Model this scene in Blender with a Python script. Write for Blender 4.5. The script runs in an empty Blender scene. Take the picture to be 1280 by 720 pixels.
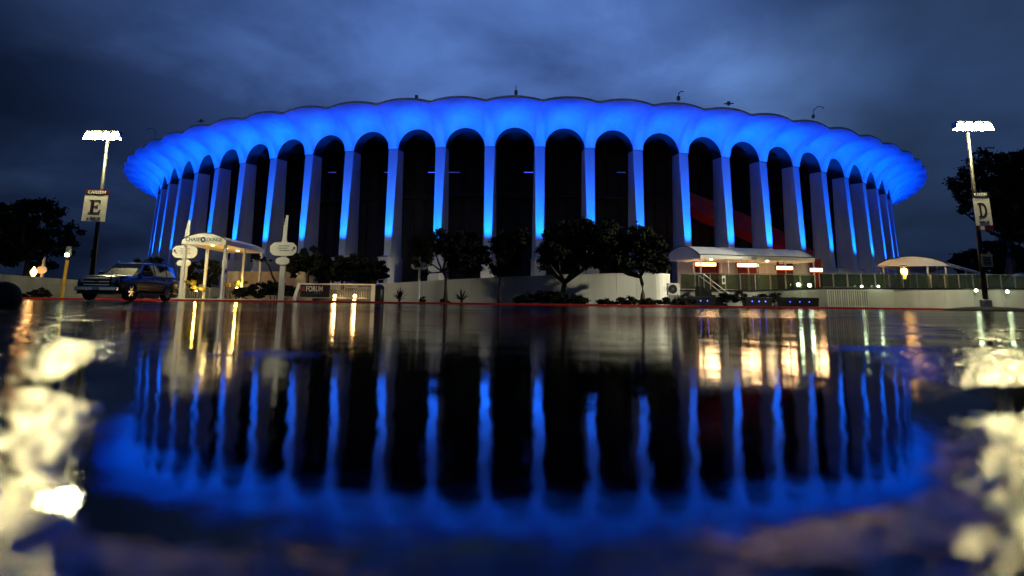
import bpy, bmesh, math, random
import numpy as np
from mathutils import Matrix, Vector
R = math.radians; PI = math.pi
S = bpy.context.scene
random.seed(7); NR = np.random.RandomState(11)

# ------------------------------------------------------------------ camera
F_PX, PITCH, CYP, ROLL, CAMZ = 780.0, R(9.14), 261.0, R(-0.69), 0.12
cd = bpy.data.cameras.new('camera'); cam = bpy.data.objects.new('camera', cd); S.collection.objects.link(cam)
cam.matrix_world = Matrix.Translation((0, 0, CAMZ)) @ Matrix.Rotation(R(90) + PITCH, 4, 'X') @ Matrix.Rotation(-ROLL, 4, 'Z')
cd.sensor_width = 36; cd.lens = 36 * F_PX / 1280; cd.shift_y = -(360 - CYP) / 1280
cd.clip_start = 0.01; cd.clip_end = 6000
cd.dof.use_dof = True; cd.dof.focus_distance = 50; cd.dof.aperture_fstop = 1.65; cd.dof.aperture_blades = 0
S.camera = cam

def W(px, py, Y):
    """the world point at distance Y (metres north of the camera) seen at a pixel of the 1280 x 720 photograph"""
    X, V = px - 640, CYP - py
    c, s = math.cos(-ROLL), math.sin(-ROLL)
    X, V = X * c - V * s, X * s + V * c
    x, v = X / F_PX, V / F_PX
    y = math.cos(PITCH) - v * math.sin(PITCH); z = math.sin(PITCH) + v * math.cos(PITCH)
    k = Y / y
    return Vector((x * k, Y, z * k + CAMZ))

# ------------------------------------------------------------------ world: dusk sky with broken cloud
w = bpy.data.worlds.new('World'); S.world = w; w.use_nodes = True
nt = w.node_tree; nt.nodes.clear(); N = nt.nodes.new; LK = nt.links.new
out = N('ShaderNodeOutputWorld'); bg = N('ShaderNodeBackground'); LK(bg.outputs[0], out.inputs[0])
SUN_EL, SUN_ROT = R(1.0), R(200)
sky = N('ShaderNodeTexSky'); sky.sky_type = 'NISHITA'; sky.sun_disc = False
sky.sun_elevation = SUN_EL; sky.sun_rotation = SUN_ROT; sky.air_density = 1.5; sky.ozone_density = 4.0; sky.dust_density = 0.3
tc = N('ShaderNodeTexCoord'); sep = N('ShaderNodeSeparateXYZ'); LK(tc.outputs['Generated'], sep.inputs[0])
def math_(op, a, b=None, c=None, clamp=False):
    n = N('ShaderNodeMath'); n.operation = op; n.use_clamp = clamp
    for i, v in enumerate((a, b, c)):
        if v is None: continue
        if hasattr(v, 'links'): LK(v, n.inputs[i])
        else: n.inputs[i].default_value = v
    return n.outputs[0]
zz = math_('MAXIMUM', sep.outputs[2], 0.0)
den = math_('ADD', zz, 0.30)
cx = math_('DIVIDE', sep.outputs[0], den); cyy = math_('DIVIDE', sep.outputs[1], den)
comb = N('ShaderNodeCombineXYZ'); LK(cx, comb.inputs[0]); LK(cyy, comb.inputs[1]); comb.inputs[2].default_value = 26.6
def noise_(scale, detail, rough, vec, dist=0.0):
    n = N('ShaderNodeTexNoise'); n.inputs['Scale'].default_value = scale; n.inputs['Detail'].default_value = detail
    n.inputs['Roughness'].default_value = rough; n.inputs['Distortion'].default_value = dist; LK(vec, n.inputs['Vector']); return n.outputs[0]
n1 = noise_(0.55, 4, 0.52, comb.outputs[0], 0.1); n2 = noise_(2.1, 7, 0.56, comb.outputs[0], 0.2)
mixn = math_('ADD', math_('MULTIPLY', n1, 0.68), math_('MULTIPLY', n2, 0.32))
cr = N('ShaderNodeValToRGB'); LK(mixn, cr.inputs[0])
e = cr.color_ramp.elements
e[0].position = .36; e[0].color = (.20, .21, .26, 1)
e[1].position = .62; e[1].color = (1.25, 1.32, 1.38, 1)
m_ = e.new(.45); m_.color = (.45, .46, .52, 1); m_ = e.new(.53); m_.color = (.9, .9, .9, 1)
# overcast dusk: darker towards the horizon
el = N('ShaderNodeMapRange'); LK(zz, el.inputs[0]); el.inputs[1].default_value = 0.0; el.inputs[2].default_value = 0.36
el.inputs[3].default_value = 0.28; el.inputs[4].default_value = 1.0
def mixc(kind, fac, a, b):
    n = N('ShaderNodeMix'); n.data_type = 'RGBA'; n.blend_type = kind
    if hasattr(fac, 'links'): LK(fac, n.inputs[0])
    else: n.inputs[0].default_value = fac
    for v, i in ((a, 6), (b, 7)):
        if hasattr(v, 'links'): LK(v, n.inputs[i])
        else: n.inputs[i].default_value = v
    return n.outputs[2]
base = mixc('MIX', 0.85, sky.outputs[0], (.95, 1.9, 4.6, 1))
c1 = mixc('MULTIPLY', 1.0, base, cr.outputs[0])
# a thinner, lighter patch in the cloud above the arena; heavier cloud elsewhere
dp_ = N('ShaderNodeVectorMath'); dp_.operation = 'DOT_PRODUCT'; LK(tc.outputs['Generated'], dp_.inputs[0]); dp_.inputs[1].default_value = Vector((-.10, .90, .36)).normalized()
wob_ = math_('ADD', dp_.outputs['Value'], math_('MULTIPLY', math_('SUBTRACT', n1, 0.5), 0.16))
pt = N('ShaderNodeMapRange'); pt.interpolation_type = 'SMOOTHSTEP'; LK(wob_, pt.inputs[0]); pt.inputs[1].default_value = .80; pt.inputs[2].default_value = 1.0; pt.inputs[3].default_value = 0.20; pt.inputs[4].default_value = 1.75
vm = N('ShaderNodeVectorMath'); vm.operation = 'SCALE'; LK(c1, vm.inputs[0]); LK(math_('MULTIPLY', el.outputs[0], pt.outputs[0]), vm.inputs['Scale'])
LK(vm.outputs[0], bg.inputs[0]); bg.inputs[1].default_value = 0.145

# the last daylight: one very weak soft sun behind the cloud
sl = bpy.data.lights.new('dusk_sun', 'SUN'); sl.energy = 0.012; sl.angle = R(20); sl.color = (.8, .87, 1)
so = bpy.data.objects.new('dusk_sun', sl); S.collection.objects.link(so)
so.rotation_euler = (R(90) - SUN_EL, 0, PI - SUN_ROT)
S.view_settings.view_transform = 'Standard'; S.view_settings.look = 'None'; S.view_settings.gamma = 1
S.view_settings.use_curve_mapping = False; S.view_settings.exposure = 0.0
S.cycles.use_denoising = True; S.cycles.use_light_tree = True; S.cycles.max_bounces = 6
S.cycles.sample_clamp_indirect = 6; S.cycles.caustics_reflective = False; S.cycles.caustics_refractive = False

# ------------------------------------------------------------------ materials
MATS = {}
def mat(name, col, rough=.6, metal=0., var=.15, scale=3., bump=.0, bscale=40., emit=None, estr=0., ior=1.5, streak=False, coat=0., trans=0., alpha=1.):
    m = bpy.data.materials.new(name); m.use_nodes = True; t = m.node_tree; p = t.nodes['Principled BSDF']
    p.inputs['Roughness'].default_value = rough; p.inputs['Metallic'].default_value = metal; p.inputs['IOR'].default_value = ior
    p.inputs['Coat Weight'].default_value = coat; p.inputs['Transmission Weight'].default_value = trans; p.inputs['Alpha'].default_value = alpha
    tcn = t.nodes.new('ShaderNodeTexCoord'); mp = t.nodes.new('ShaderNodeMapping'); t.links.new(tcn.outputs['Object'], mp.inputs[0])
    if streak: mp.inputs['Scale'].default_value = (1, 1, .12)
    nz = t.nodes.new('ShaderNodeTexNoise'); nz.inputs['Scale'].default_value = scale; nz.inputs['Detail'].default_value = 6
    t.links.new(mp.outputs[0], nz.inputs['Vector'])
    r = t.nodes.new('ShaderNodeValToRGB'); t.links.new(nz.outputs[0], r.inputs[0])
    r.color_ramp.elements[0].position = .3; r.color_ramp.elements[1].position = .7
    r.color_ramp.elements[0].color = tuple(c * (1 - var) for c in col) + (1,)
    r.color_ramp.elements[1].color = tuple(min(1, c * (1 + var)) for c in col) + (1,)
    t.links.new(r.outputs[0], p.inputs['Base Color'])
    if bump:
        n3 = t.nodes.new('ShaderNodeTexNoise'); n3.inputs['Scale'].default_value = bscale; n3.inputs['Detail'].default_value = 4
        t.links.new(tcn.outputs['Object'], n3.inputs['Vector'])
        b = t.nodes.new('ShaderNodeBump'); b.inputs['Strength'].default_value = bump; b.inputs['Distance'].default_value = .02
        t.links.new(n3.outputs[0], b.inputs['Height']); t.links.new(b.outputs[0], p.inputs['Normal'])
    if emit:
        p.inputs['Emission Color'].default_value = tuple(emit) + (1,); p.inputs['Emission Strength'].default_value = estr
    MATS[name] = m; return m
M = MATS
mat('precast', (.58, .58, .58), .6, var=.22, scale=.5, bump=.25, bscale=18, streak=True)
mat('plaster', (.58, .58, .55), .6, var=.16, scale=.8, bump=.25, bscale=25, streak=True)
mat('white_paint', (.72, .72, .69), .45, var=.06, scale=2)
mat('grey_wall', (.33, .33, .32), .7, var=.25, scale=1.3, bump=.4, bscale=12, streak=True)
mat('curtain_cloth', (.16, .012, .008), .8, var=.2)
mat('roofing', (.16, .16, .17), .6, var=.15, scale=.5)
mat('fascia_metal', (.80, .81, .82), .5, .0, var=.1)
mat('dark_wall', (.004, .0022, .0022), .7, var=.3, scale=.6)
mat('reveal_shade', (.010, .010, .014), .6, var=.2)  # unlit concrete: the shade inside the arches is put into this colour
mat('red_tint', (.42, .045, .03), .6, var=.25, scale=.7)  # red reflection put into the stand-in band's colour; also the emblem's red
mat('dark_metal', (.03, .03, .032), .4, .6, var=.2)
mat('galvanised', (.30, .31, .30), .42, .5, var=.15)
mat('pole_paint', (.022, .022, .016), .5, .2, var=.2)
mat('bark', (.045, .036, .028), .9, var=.3, scale=8, bump=.6, bscale=30)
mat('leaf', (.016, .020, .012), .95, var=.35, scale=1.2)
mat('leaf_dark', (.013, .017, .010), .95, var=.35, scale=1.2)
mat('leaf_yellow', (.30, .24, .05), .6, var=.3, scale=3)
mat('soil', (.03, .026, .02), .9, var=.3, scale=3, bump=.6, bscale=12)
mat('pavement_mat', (.16, .16, .155), .4, var=.25, scale=.9, bump=.25, bscale=20)
mat('red_kerb', (.42, .018, .014), .45, var=.3, scale=2.5, bump=.2, bscale=20)
mat('kerb_mat', (.35, .35, .33), .6, var=.2, scale=2)
mat('sign_face', (.84, .83, .78), .4, var=.05)
mat('sign_maroon', (.085, .006, .010), .4, var=.1)
mat('letter_ink', (.025, .004, .006), .5, var=.1)
mat('sign_black', (.01, .01, .012), .4, var=.1)
mat('ink_blue', (.02, .05, .10), .4, var=.1)
mat('ink_grey', (.16, .17, .17), .5, var=.1)
mat('fabric', (.58, .60, .66), .75, var=.06, scale=1.2)
mat('black_paint', (.004, .004, .005), .25, .0, var=.1, coat=.3)
mat('car_glass', (.008, .010, .010), .06, var=.05, coat=1.)
mat('chrome', (.6, .6, .58), .12, 1., var=.04)
mat('rubber', (.012, .012, .012), .75, var=.2)
mat('headlight_glass', (.5, .52, .5), .08, .3, var=.05, coat=1.)
mat('yellow_paint', (.50, .30, .03), .5, var=.2, scale=5)
mat('terracotta', (.12, .05, .03), .7, var=.2)
mat('blue_cloth', (.10, .16, .34), .6, var=.15)
mat('warm_wall', (.60, .50, .36), .6, var=.1)
def emitter(name, col, s): return mat(name, (.8, .8, .8), .5, emit=col, estr=s)
for k_ in ('leaf', 'leaf_dark'): M[k_].node_tree.nodes['Principled BSDF'].inputs['Specular IOR Level'].default_value = .15
emitter('flood_lens', (1., .88, .42), 620)
emitter('flood_lens_down', (1., .92, .62), 120)
emitter('strip_glow', (.05, .10, 1.), 1.6); emitter('strip_faint', (.05, .10, 1.), .35)
emitter('heater_glow', (1., .22, .03), 9)
emitter('heater_core', (1., .72, .34), 32)
emitter('warm_lamp', (1., .55, .16), 30)
emitter('flame', (1., .45, .10), 14)
emitter('green_lamp', (.75, 1., .55), 22)
emitter('blue_led', (.02, .05, 1.), 5)
emitter('red_led', (1., .02, .02), 5)
emitter('uplight_lens', (0., .16, 1.), 4)
# glass: clear, slightly green
gm = bpy.data.materials.new('rail_glass'); gm.use_nodes = True; t = gm.node_tree; t.nodes.remove(t.nodes['Principled BSDF'])
gl = t.nodes.new('ShaderNodeBsdfGlossy'); gl.inputs['Roughness'].default_value = .03; tr = t.nodes.new('ShaderNodeBsdfTransparent'); tr.inputs[0].default_value = (.40, .50, .38, 1)
fr = t.nodes.new('ShaderNodeFresnel'); fr.inputs[0].default_value = 1.5; mx = t.nodes.new('ShaderNodeMixShader')
df = t.nodes.new('ShaderNodeBsdfDiffuse'); df.inputs[0].default_value = (.16, .20, .14, 1); mx2 = t.nodes.new('ShaderNodeMixShader'); mx2.inputs[0].default_value = .2
t.links.new(tr.outputs[0], mx2.inputs[1]); t.links.new(df.outputs[0], mx2.inputs[2])
t.links.new(fr.outputs[0], mx.inputs[0]); t.links.new(mx2.outputs[0], mx.inputs[1]); t.links.new(gl.outputs[0], mx.inputs[2])
t.links.new(mx.outputs[0], t.nodes['Material Output'].inputs[0]); M['rail_glass'] = gm

# ------------------------------------------------------------------ mesh helpers
class MB:
    def __init__(s): s.v = []; s.f = []
    def add(s, vs, fs):
        n = len(s.v); s.v += [tuple(p) for p in vs]; s.f += [tuple(i + n for i in f) for f in fs]; return s
    def box(s, x0, x1, y0, y1, z0, z1, m=None):
        p = [(x, y, z) for z in (z0, z1) for y in (y0, y1) for x in (x0, x1)]
        if m is not None: p = [m @ Vector(q) for q in p]
        return s.add(p, [(0, 2, 3, 1), (4, 5, 7, 6), (0, 1, 5, 4), (1, 3, 7, 5), (3, 2, 6, 7), (2, 0, 4, 6)])
    def hexa(s, bot, top):
        """four bottom points and four top points, anticlockwise from above"""
        return s.add(list(bot) + list(top), [(3, 2, 1, 0), (4, 5, 6, 7)] + [(i, (i + 1) % 4, 4 + (i + 1) % 4, 4 + i) for i in range(4)])
    def tube(s, pts, rad, n=8, cap=True):
        pts = [Vector(p) for p in pts]; rr = rad if hasattr(rad, '__len__') else [rad] * len(pts)
        rings = []
        for i, p in enumerate(pts):
            d = (pts[min(i + 1, len(pts) - 1)] - pts[max(i - 1, 0)]).normalized()
            a = d.cross(Vector((0, 0, 1))); a = a.normalized() if a.length > 1e-3 else Vector((1, 0, 0)); b = a.cross(d)
            rings += [p + (a * math.cos(2 * PI * k / n) + b * math.sin(2 * PI * k / n)) * rr[i] for k in range(n)]
        fs = [(i * n + k, i * n + (k + 1) % n, (i + 1) * n + (k + 1) % n, (i + 1) * n + k) for i in range(len(pts) - 1) for k in range(n)]
        if cap: fs += [tuple(range(n)), tuple(range((len(pts) - 1) * n, len(pts) * n))[::-1]]
        return s.add(rings, fs)
    def prism(s, poly, d):
        """a polygon (3-D points) extruded by vector d"""
        n = len(poly); d = Vector(d); a = [Vector(p) for p in poly]; b = [p + d for p in a]
        return s.add(a + b, [tuple(range(n))[::-1], tuple(range(n, 2 * n))] + [(i, (i + 1) % n, n + (i + 1) % n, n + i) for i in range(n)])
    def lathe(s, prof, n=16, c=(0, 0, 0), axis='z'):
        c = Vector(c); vs = []
        for r, z in prof:
            for k in range(n):
                a = 2 * PI * k / n
                vs.append(c + (Vector((r * math.cos(a), r * math.sin(a), z)) if axis == 'z' else Vector((z, r * math.cos(a), r * math.sin(a))) if axis == 'x' else Vector((r * math.cos(a), z, r * math.sin(a)))))
        m = len(prof)
        return s.add(vs, [(i * n + k, i * n + (k + 1) % n, (i + 1) * n + (k + 1) % n, (i + 1) * n + k) for i in range(m - 1) for k in range(n)] + [tuple(range(n))[::-1], tuple(range((m - 1) * n, m * n))])
    def mesh(s, name, m, smooth=False):
        me = bpy.data.meshes.new(name); me.from_pydata(s.v, [], s.f); me.materials.append(MATS[m] if isinstance(m, str) else m)
        b = bmesh.new(); b.from_mesh(me); bmesh.ops.recalc_face_normals(b, faces=b.faces); b.to_mesh(me); b.free()
        if smooth: me.shade_smooth()
        return me
    def obj(s, name, m, parent=None, smooth=False, bevel=0):
        return link(name, s.mesh(name, m, smooth), parent, bevel)
def link(name, me, parent=None, bevel=0):
    o = bpy.data.objects.new(name, me); S.collection.objects.link(o); o.parent = parent
    if bevel:
        b = o.modifiers.new('bevel', 'BEVEL'); b.width = bevel; b.segments = 2; b.limit_method = 'ANGLE'
    return o
def tag(o, label, cat, group=None, kind=None):
    if label: o['label'] = label
    if cat: o['category'] = cat
    if group: o['group'] = group
    if kind: o['kind'] = kind
    return o
def thing(name, label, cat, loc=(0, 0, 0), rz=0, group=None):
    o = bpy.data.objects.new(name, None); S.collection.objects.link(o); o.location = loc; o.rotation_euler = (0, 0, rz)
    o.empty_display_size = .3
    return tag(o, label, cat, group)
def children(o): return [c for c in S.objects if c.parent == o]
def copy_tree(o, parent=None):
    c = o.copy(); S.collection.objects.link(c); c.parent = parent
    for ch in list(o.children): copy_tree(ch, c)
    return c
def struct(mb, name, m, **k): return tag(mb.obj(name, m, **k), None, None, kind='structure')
def text(name, body, size, m, parent, mw, width=None, height=None, depth=.01):
    cu = bpy.data.curves.new(name, 'FONT'); cu.body = body; cu.size = size; cu.align_x = 'CENTER'; cu.align_y = 'CENTER'; cu.extrude = depth; cu.offset = .006 * size
    cu.resolution_u = 3
    o = bpy.data.objects.new('tmp', cu); S.collection.objects.link(o); bpy.context.view_layer.update()
    me = bpy.data.meshes.new_from_object(o.evaluated_get(bpy.context.evaluated_depsgraph_get())); bpy.data.objects.remove(o)
    co = np.empty(len(me.vertices) * 3); me.vertices.foreach_get('co', co); co = co.reshape(-1, 3)
    for ax, want in ((0, width), (1, height)):
        if want:
            lo, hi = co[:, ax].min(), co[:, ax].max(); co[:, ax] = (co[:, ax] - (lo + hi) / 2) * want / (hi - lo)
    me.vertices.foreach_set('co', co.ravel()); me.materials.clear(); me.materials.append(M[m])
    o = link(name, me, parent); o.matrix_local = mw; return o
FACE = Matrix.Rotation(R(90), 4, 'X')      # text upright, facing -y
def lamp(name, kind, loc, energy, col, parent=None, **k):
    l = bpy.data.lights.new(name, kind); l.energy = energy; l.color = col
    for a, b in k.items(): setattr(l, a, b)
    o = bpy.data.objects.new(name, l); S.collection.objects.link(o); o.parent = parent; o.location = loc; return o
def aim(o, d): o.rotation_euler = Vector(d).to_track_quat('-Z', 'Y').to_euler()

# ------------------------------------------------------------------ ground: one polar sheet to the horizon, fine near the camera
def vnoise(x, y, seed=0):
    xi, yi = np.floor(x).astype(np.int64), np.floor(y).astype(np.int64); fx, fy = x - xi, y - yi
    fx = fx * fx * (3 - 2 * fx); fy = fy * fy * (3 - 2 * fy)
    def h(a, b):
        n = (a * 374761393 + b * 668265263 + seed * 1442695041) & 0xffffffff
        n = ((n ^ (n >> 13)) * 1274126177) & 0xffffffff
        return ((n ^ (n >> 16)) & 0xffff) / 65535.
    return (h(xi, yi) * (1 - fx) + h(xi + 1, yi) * fx) * (1 - fy) + (h(xi, yi + 1) * (1 - fx) + h(xi + 1, yi + 1) * fx) * fy
def sstep(a, b, x):
    t = np.clip((x - a) / (b - a), 0, 1); return t * t * (3 - 2 * t)
def lie(x, y):
    """lie of the lot: a shallow dish in front of the camera, rising gently to the kerb"""
    x = np.asarray(x, float); y = np.asarray(y, float)
    z = -.0075 + .37 * sstep(12, 40, y) + (vnoise(x * 1.6 + 3, y * 3.1, 11) - .5) * .015 * sstep(.45, .9, y) * (1 - sstep(6, 12, y))
    wob = (vnoise(x * .9 + 5, y * .5 + 9, 3) - .5)
    edge = np.maximum(np.abs(x + .03 * y) - (.02 + .61 * np.maximum(y, 0) * (1 + .22 * wob)), -1.5)       # sides of the puddle
    near = (.36 + .10 * (vnoise(x * 4 + 1, y * 0 + 2, 5) - .5)) - y                                            # near edge
    sc = .05 + .07 * np.maximum(y, 0)
    lift = 0.0105 * sstep(-1, 1.2, edge / sc) + .012 * sstep(-.06, .10, near)
    return z + np.minimum(lift, .018)
def zg(x, y): return float(lie(x, y))
na_in, na_out, nr_ = 620, 70, 820
az = np.concatenate([np.linspace(-44, 44, na_in), np.linspace(44, 316, na_out + 2)[1:-1]]) * PI / 180
rad = .14 * (5000 / .14) ** (np.linspace(0, 1, nr_) ** 1.25)
rad = np.concatenate([np.geomspace(.14, 9, 620), np.geomspace(9, 5000, 150)[1:]]); nr_ = len(rad)
A, RR = np.meshgrid(az, rad); X, Y = RR * np.sin(A), RR * np.cos(A)
Z = lie(X, Y)
fade = 1 - sstep(2.0, 5.5, RR)
agg = (vnoise(X * 66, Y * 66, 1) - .5) * .0027 + (vnoise(X * 95, Y * 95, 2) - .5) * .0008 + (vnoise(X * 22, Y * 22, 7) - .5) * .002
Z = Z + agg * fade + (vnoise(X * 2.3, Y * 2.3, 8) - .5) * .006 * (RR < 30)
na = len(az)
co = np.stack([X, Y, Z], -1).reshape(-1, 3)
co = np.vstack([co, [[0, 0, -.01]]])
ii, jj = np.meshgrid(np.arange(nr_ - 1), np.arange(na), indexing='ij'); j2 = (jj + 1) % na
quads = np.stack([ii * na + jj, ii * na + j2, (ii + 1) * na + j2, (ii + 1) * na + jj], -1).reshape(-1, 4)
tris = np.stack([np.full(na, len(co) - 1), (np.arange(na) + 1) % na, np.arange(na)], -1)
me = bpy.data.meshes.new('ground'); me.vertices.add(len(co)); me.vertices.foreach_set('co', co.ravel())
me.loops.add(quads.size + tris.size); me.loops.foreach_set('vertex_index', np.concatenate([quads.ravel(), tris.ravel()]).astype(np.int32))
me.polygons.add(len(quads) + len(tris))
me.polygons.foreach_set('loop_start', np.concatenate([np.arange(len(quads)) * 4, quads.size + np.arange(len(tris)) * 3]).astype(np.int32))
me.update(calc_edges=True); me.validate(); me.shade_smooth()
am = bpy.data.materials.new('wet_asphalt'); am.use_nodes = True; t = am.node_tree; p = t.nodes['Principled BSDF']
tcn = t.nodes.new('ShaderNodeTexCoord')
def tn(scale, detail, src=None, sc=None):
    n = t.nodes.new('ShaderNodeTexNoise'); n.inputs['Scale'].default_value = scale; n.inputs['Detail'].default_value = detail
    if sc:
        mp = t.nodes.new('ShaderNodeMapping'); mp.inputs['Scale'].default_value = sc; t.links.new(tcn.outputs['Object'], mp.inputs[0]); t.links.new(mp.outputs[0], n.inputs['Vector'])
    else: t.links.new(tcn.outputs['Object'], n.inputs['Vector'])
    return n.outputs[0]
def ramp(src, a, b, pa, pb):
    r = t.nodes.new('ShaderNodeMapRange'); t.links.new(src, r.inputs[0]); r.inputs[1].default_value = pa; r.inputs[2].default_value = pb; r.inputs[3].default_value = a; r.inputs[4].default_value = b; return r.outputs[0]
cr2 = t.nodes.new('ShaderNodeValToRGB'); t.links.new(tn(9, 8), cr2.inputs[0])
cr2.color_ramp.elements[0].color = (.004, .004, .005, 1); cr2.color_ramp.elements[1].color = (.016, .016, .016, 1)
t.links.new(cr2.outputs[0], p.inputs['Base Color'])
t.links.new(ramp(tn(.35, 5, sc=(1, 2.2, 1)), .035, .13, .35, .65), p.inputs['Roughness'])
b1 = t.nodes.new('ShaderNodeBump'); b1.inputs['Strength'].default_value = .3; b1.inputs['Distance'].default_value = .004; t.links.new(tn(110, 3), b1.inputs['Height'])
t.links.new(b1.outputs[0], p.inputs['Normal']); p.inputs['IOR'].default_value = 1.33; p.inputs['Specular IOR Level'].default_value = .15
me.materials.append(am); g = link('ground', me); g['kind'] = 'structure'
# rain water standing in the dish
wm = bpy.data.materials.new('rain_water'); wm.use_nodes = True; t = wm.node_tree; p = t.nodes['Principled BSDF']; tcn = t.nodes.new('ShaderNodeTexCoord')
p.inputs['Base Color'].default_value = (.004, .004, .005, 1); p.inputs['IOR'].default_value = 1.17
t.links.new(ramp(tn(1.7, 5, sc=(1, 2.5, 1)), .01, .09, .40, .68), p.inputs['Roughness'])
b1 = t.nodes.new('ShaderNodeBump'); b1.inputs['Strength'].default_value = 1; b1.inputs['Distance'].default_value = .0034; t.links.new(tn(3.2, 4, sc=(1, .7, 1)), b1.inputs['Height'])
b2 = t.nodes.new('ShaderNodeBump'); b2.inputs['Strength'].default_value = 1; b2.inputs['Distance'].default_value = .0006; t.links.new(tn(26, 2), b2.inputs['Height']); t.links.new(b1.outputs[0], b2.inputs['Normal'])
t.links.new(b2.outputs[0], p.inputs['Normal'])
mb = MB(); nx = 40
mb.add([(-16 + 32 * i / nx, -.6 + 21 * j / nx, .0) for j in range(nx + 1) for i in range(nx + 1)], [(j * (nx + 1) + i, j * (nx + 1) + i + 1, (j + 1) * (nx + 1) + i + 1, (j + 1) * (nx + 1) + i) for j in range(nx) for i in range(nx)])
pw = mb.obj('puddle_water', wm); pw['kind'] = 'structure'
# ------------------------------------------------------------------ terrace, pavement, kerb
KY = 40.0
def KZ(x, y=KY): return zg(x, y)
C0 = Vector((1.67, 111.1, 0)); ZB = 1.45          # centre of the arena and height of its terrace
kb = MB(); kx = np.linspace(-60, 60, 61)
for a, b in zip(kx[:-1], kx[1:]):
    kb.box(a + .006, b - .006, KY, KY + .18, .28, .50)
kerb = tag(kb.obj('kerb', 'red_kerb', bevel=.02), None, None, kind='structure')
struct(MB().box(-70, 70, KY + .18, KY + 3.0, .2, .49), 'pavement', 'pavement_mat')
struct(MB().box(-70, 70, KY + 3.0, KY + 12, .2, .50), 'planting_bed', 'soil')
# terrace round the arena; its front edge follows the walls
tp = [(-60, 50, 0), (-16, 50, 0), (-9.2, 46.2, 0), (11.3, 44.6, 0), (13, 45.2, 0), (60, 45.2, 0), (90, 70, 0), (90, 190, 0), (-85, 190, 0), (-85, 60, 0)]
struct(MB().prism([(x, y, .3) for x, y, _ in tp], (0, 0, ZB - .3)), 'terrace', 'pavement_mat')

# ------------------------------------------------------------------ the arena
arena = thing('arena', 'large round white arena with eighty tall arches under a scalloped canopy lit blue', 'arena', (C0.x, C0.y, ZB))
NB = 80; BAY = 2 * PI / NB; A0 = R(-1.49)
RA, ZS, ZE, ZP = 57.0, 14.45 - ZB, 17.32 - ZB, 4.4 - ZB     # heights above the terrace
def polar(r, a, z): return (r * math.sin(a), -r * math.cos(a), z)
def Re(a): # a from -BAY/2 (rib) to 0 (crown)
    q = a / (BAY / 2); return 60.87 + .22 * (1 - q * q)
def Ze(a): q = a / (BAY / 2); return ZE + .28 * (1 - q * q)
AH = math.asin(1.76 / RA)                              # half angle of an arch opening
def arch_pts(side):
    pts = [(-BAY / 2, ZS), (-(BAY / 2 + AH) / 2, ZS), (-AH, ZS)]
    n = 12
    for i in range(1, n + 1):
        th = PI / 2 * i / n; pts.append((-AH * math.cos(th), ZS + 1.76 * math.sin(th)))
    pts = [(a if a < -1e-6 else -.0002, z) for a, z in pts]
    return [(a * side, z) for a, z in pts]
def canopy_half(side):
    m = MB(); P = arch_pts(side); nv = 14; vs = []
    for i, (a, z0) in enumerate(P):
        for j in range(nv + 1):
            v = j / nv; g_ = .22 * v + .78 * (1 - math.cos(v * PI / 2)) ; h_ = math.sin(v * PI / 2)
            # the angle spreads so that the lobes stay even along the rim
            q = (i - 2) / (len(P) - 3); arim = -side * (BAY / 2 - .006) * (1 - q) if i > 2 else -side * (BAY / 2 - .003 * i)
            proud = .10 * (1 - v) ** .5 * (1 if i < 2 else .8 if i == 2 else 0)
            aa = a * (1 - v) + arim * v
            vs.append(polar(RA + proud + (Re(aa) - RA) * g_, aa, z0 + (Ze(aa) - z0) * h_))
    n = nv + 1; F = [(i * n + j, i * n + j + 1, (i + 1) * n + j + 1, (i + 1) * n + j) for i in range(len(P) - 1) for j in range(nv)]
    m.add(vs, F)
    # thickness of the rim: the fascia is its own part; close the seam at mid-bay with a recessed edge
    last = len(P) - 1
    sv = [vs[last * n + j] for j in range(n)]; m.add(sv + [(x * .9985, y * .9985, z + .12) for x, y, z in sv], [(j, j + 1, n + j + 1, n + j) for j in range(n - 1)])
    me = m.mesh('canopy_panel', 'precast', True); return me
cL, cR = canopy_half(1), canopy_half(-1)
# fascia: double grey rim following the scallops
def rim():
    m = MB(); n = 16; a = [-BAY / 2 + BAY * i / n for i in range(n + 1)]
    prof = [(-.06, -.02), (.05, -.02), (.05, .13), (-.06, .13), (-.06, .22), (-1.4, .22)]
    vs = [polar(Re(min(x, -x)) + p[0], x, Ze(x) + p[1]) for x in a for p in prof]; k = len(prof)
    return m.add(vs, [(i * k + j, i * k + j + 1, (i + 1) * k + j + 1, (i + 1) * k + j) for i in range(n) for j in range(k - 1)]).mesh('roof_rim', 'fascia_metal')
rimm = rim()
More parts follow.
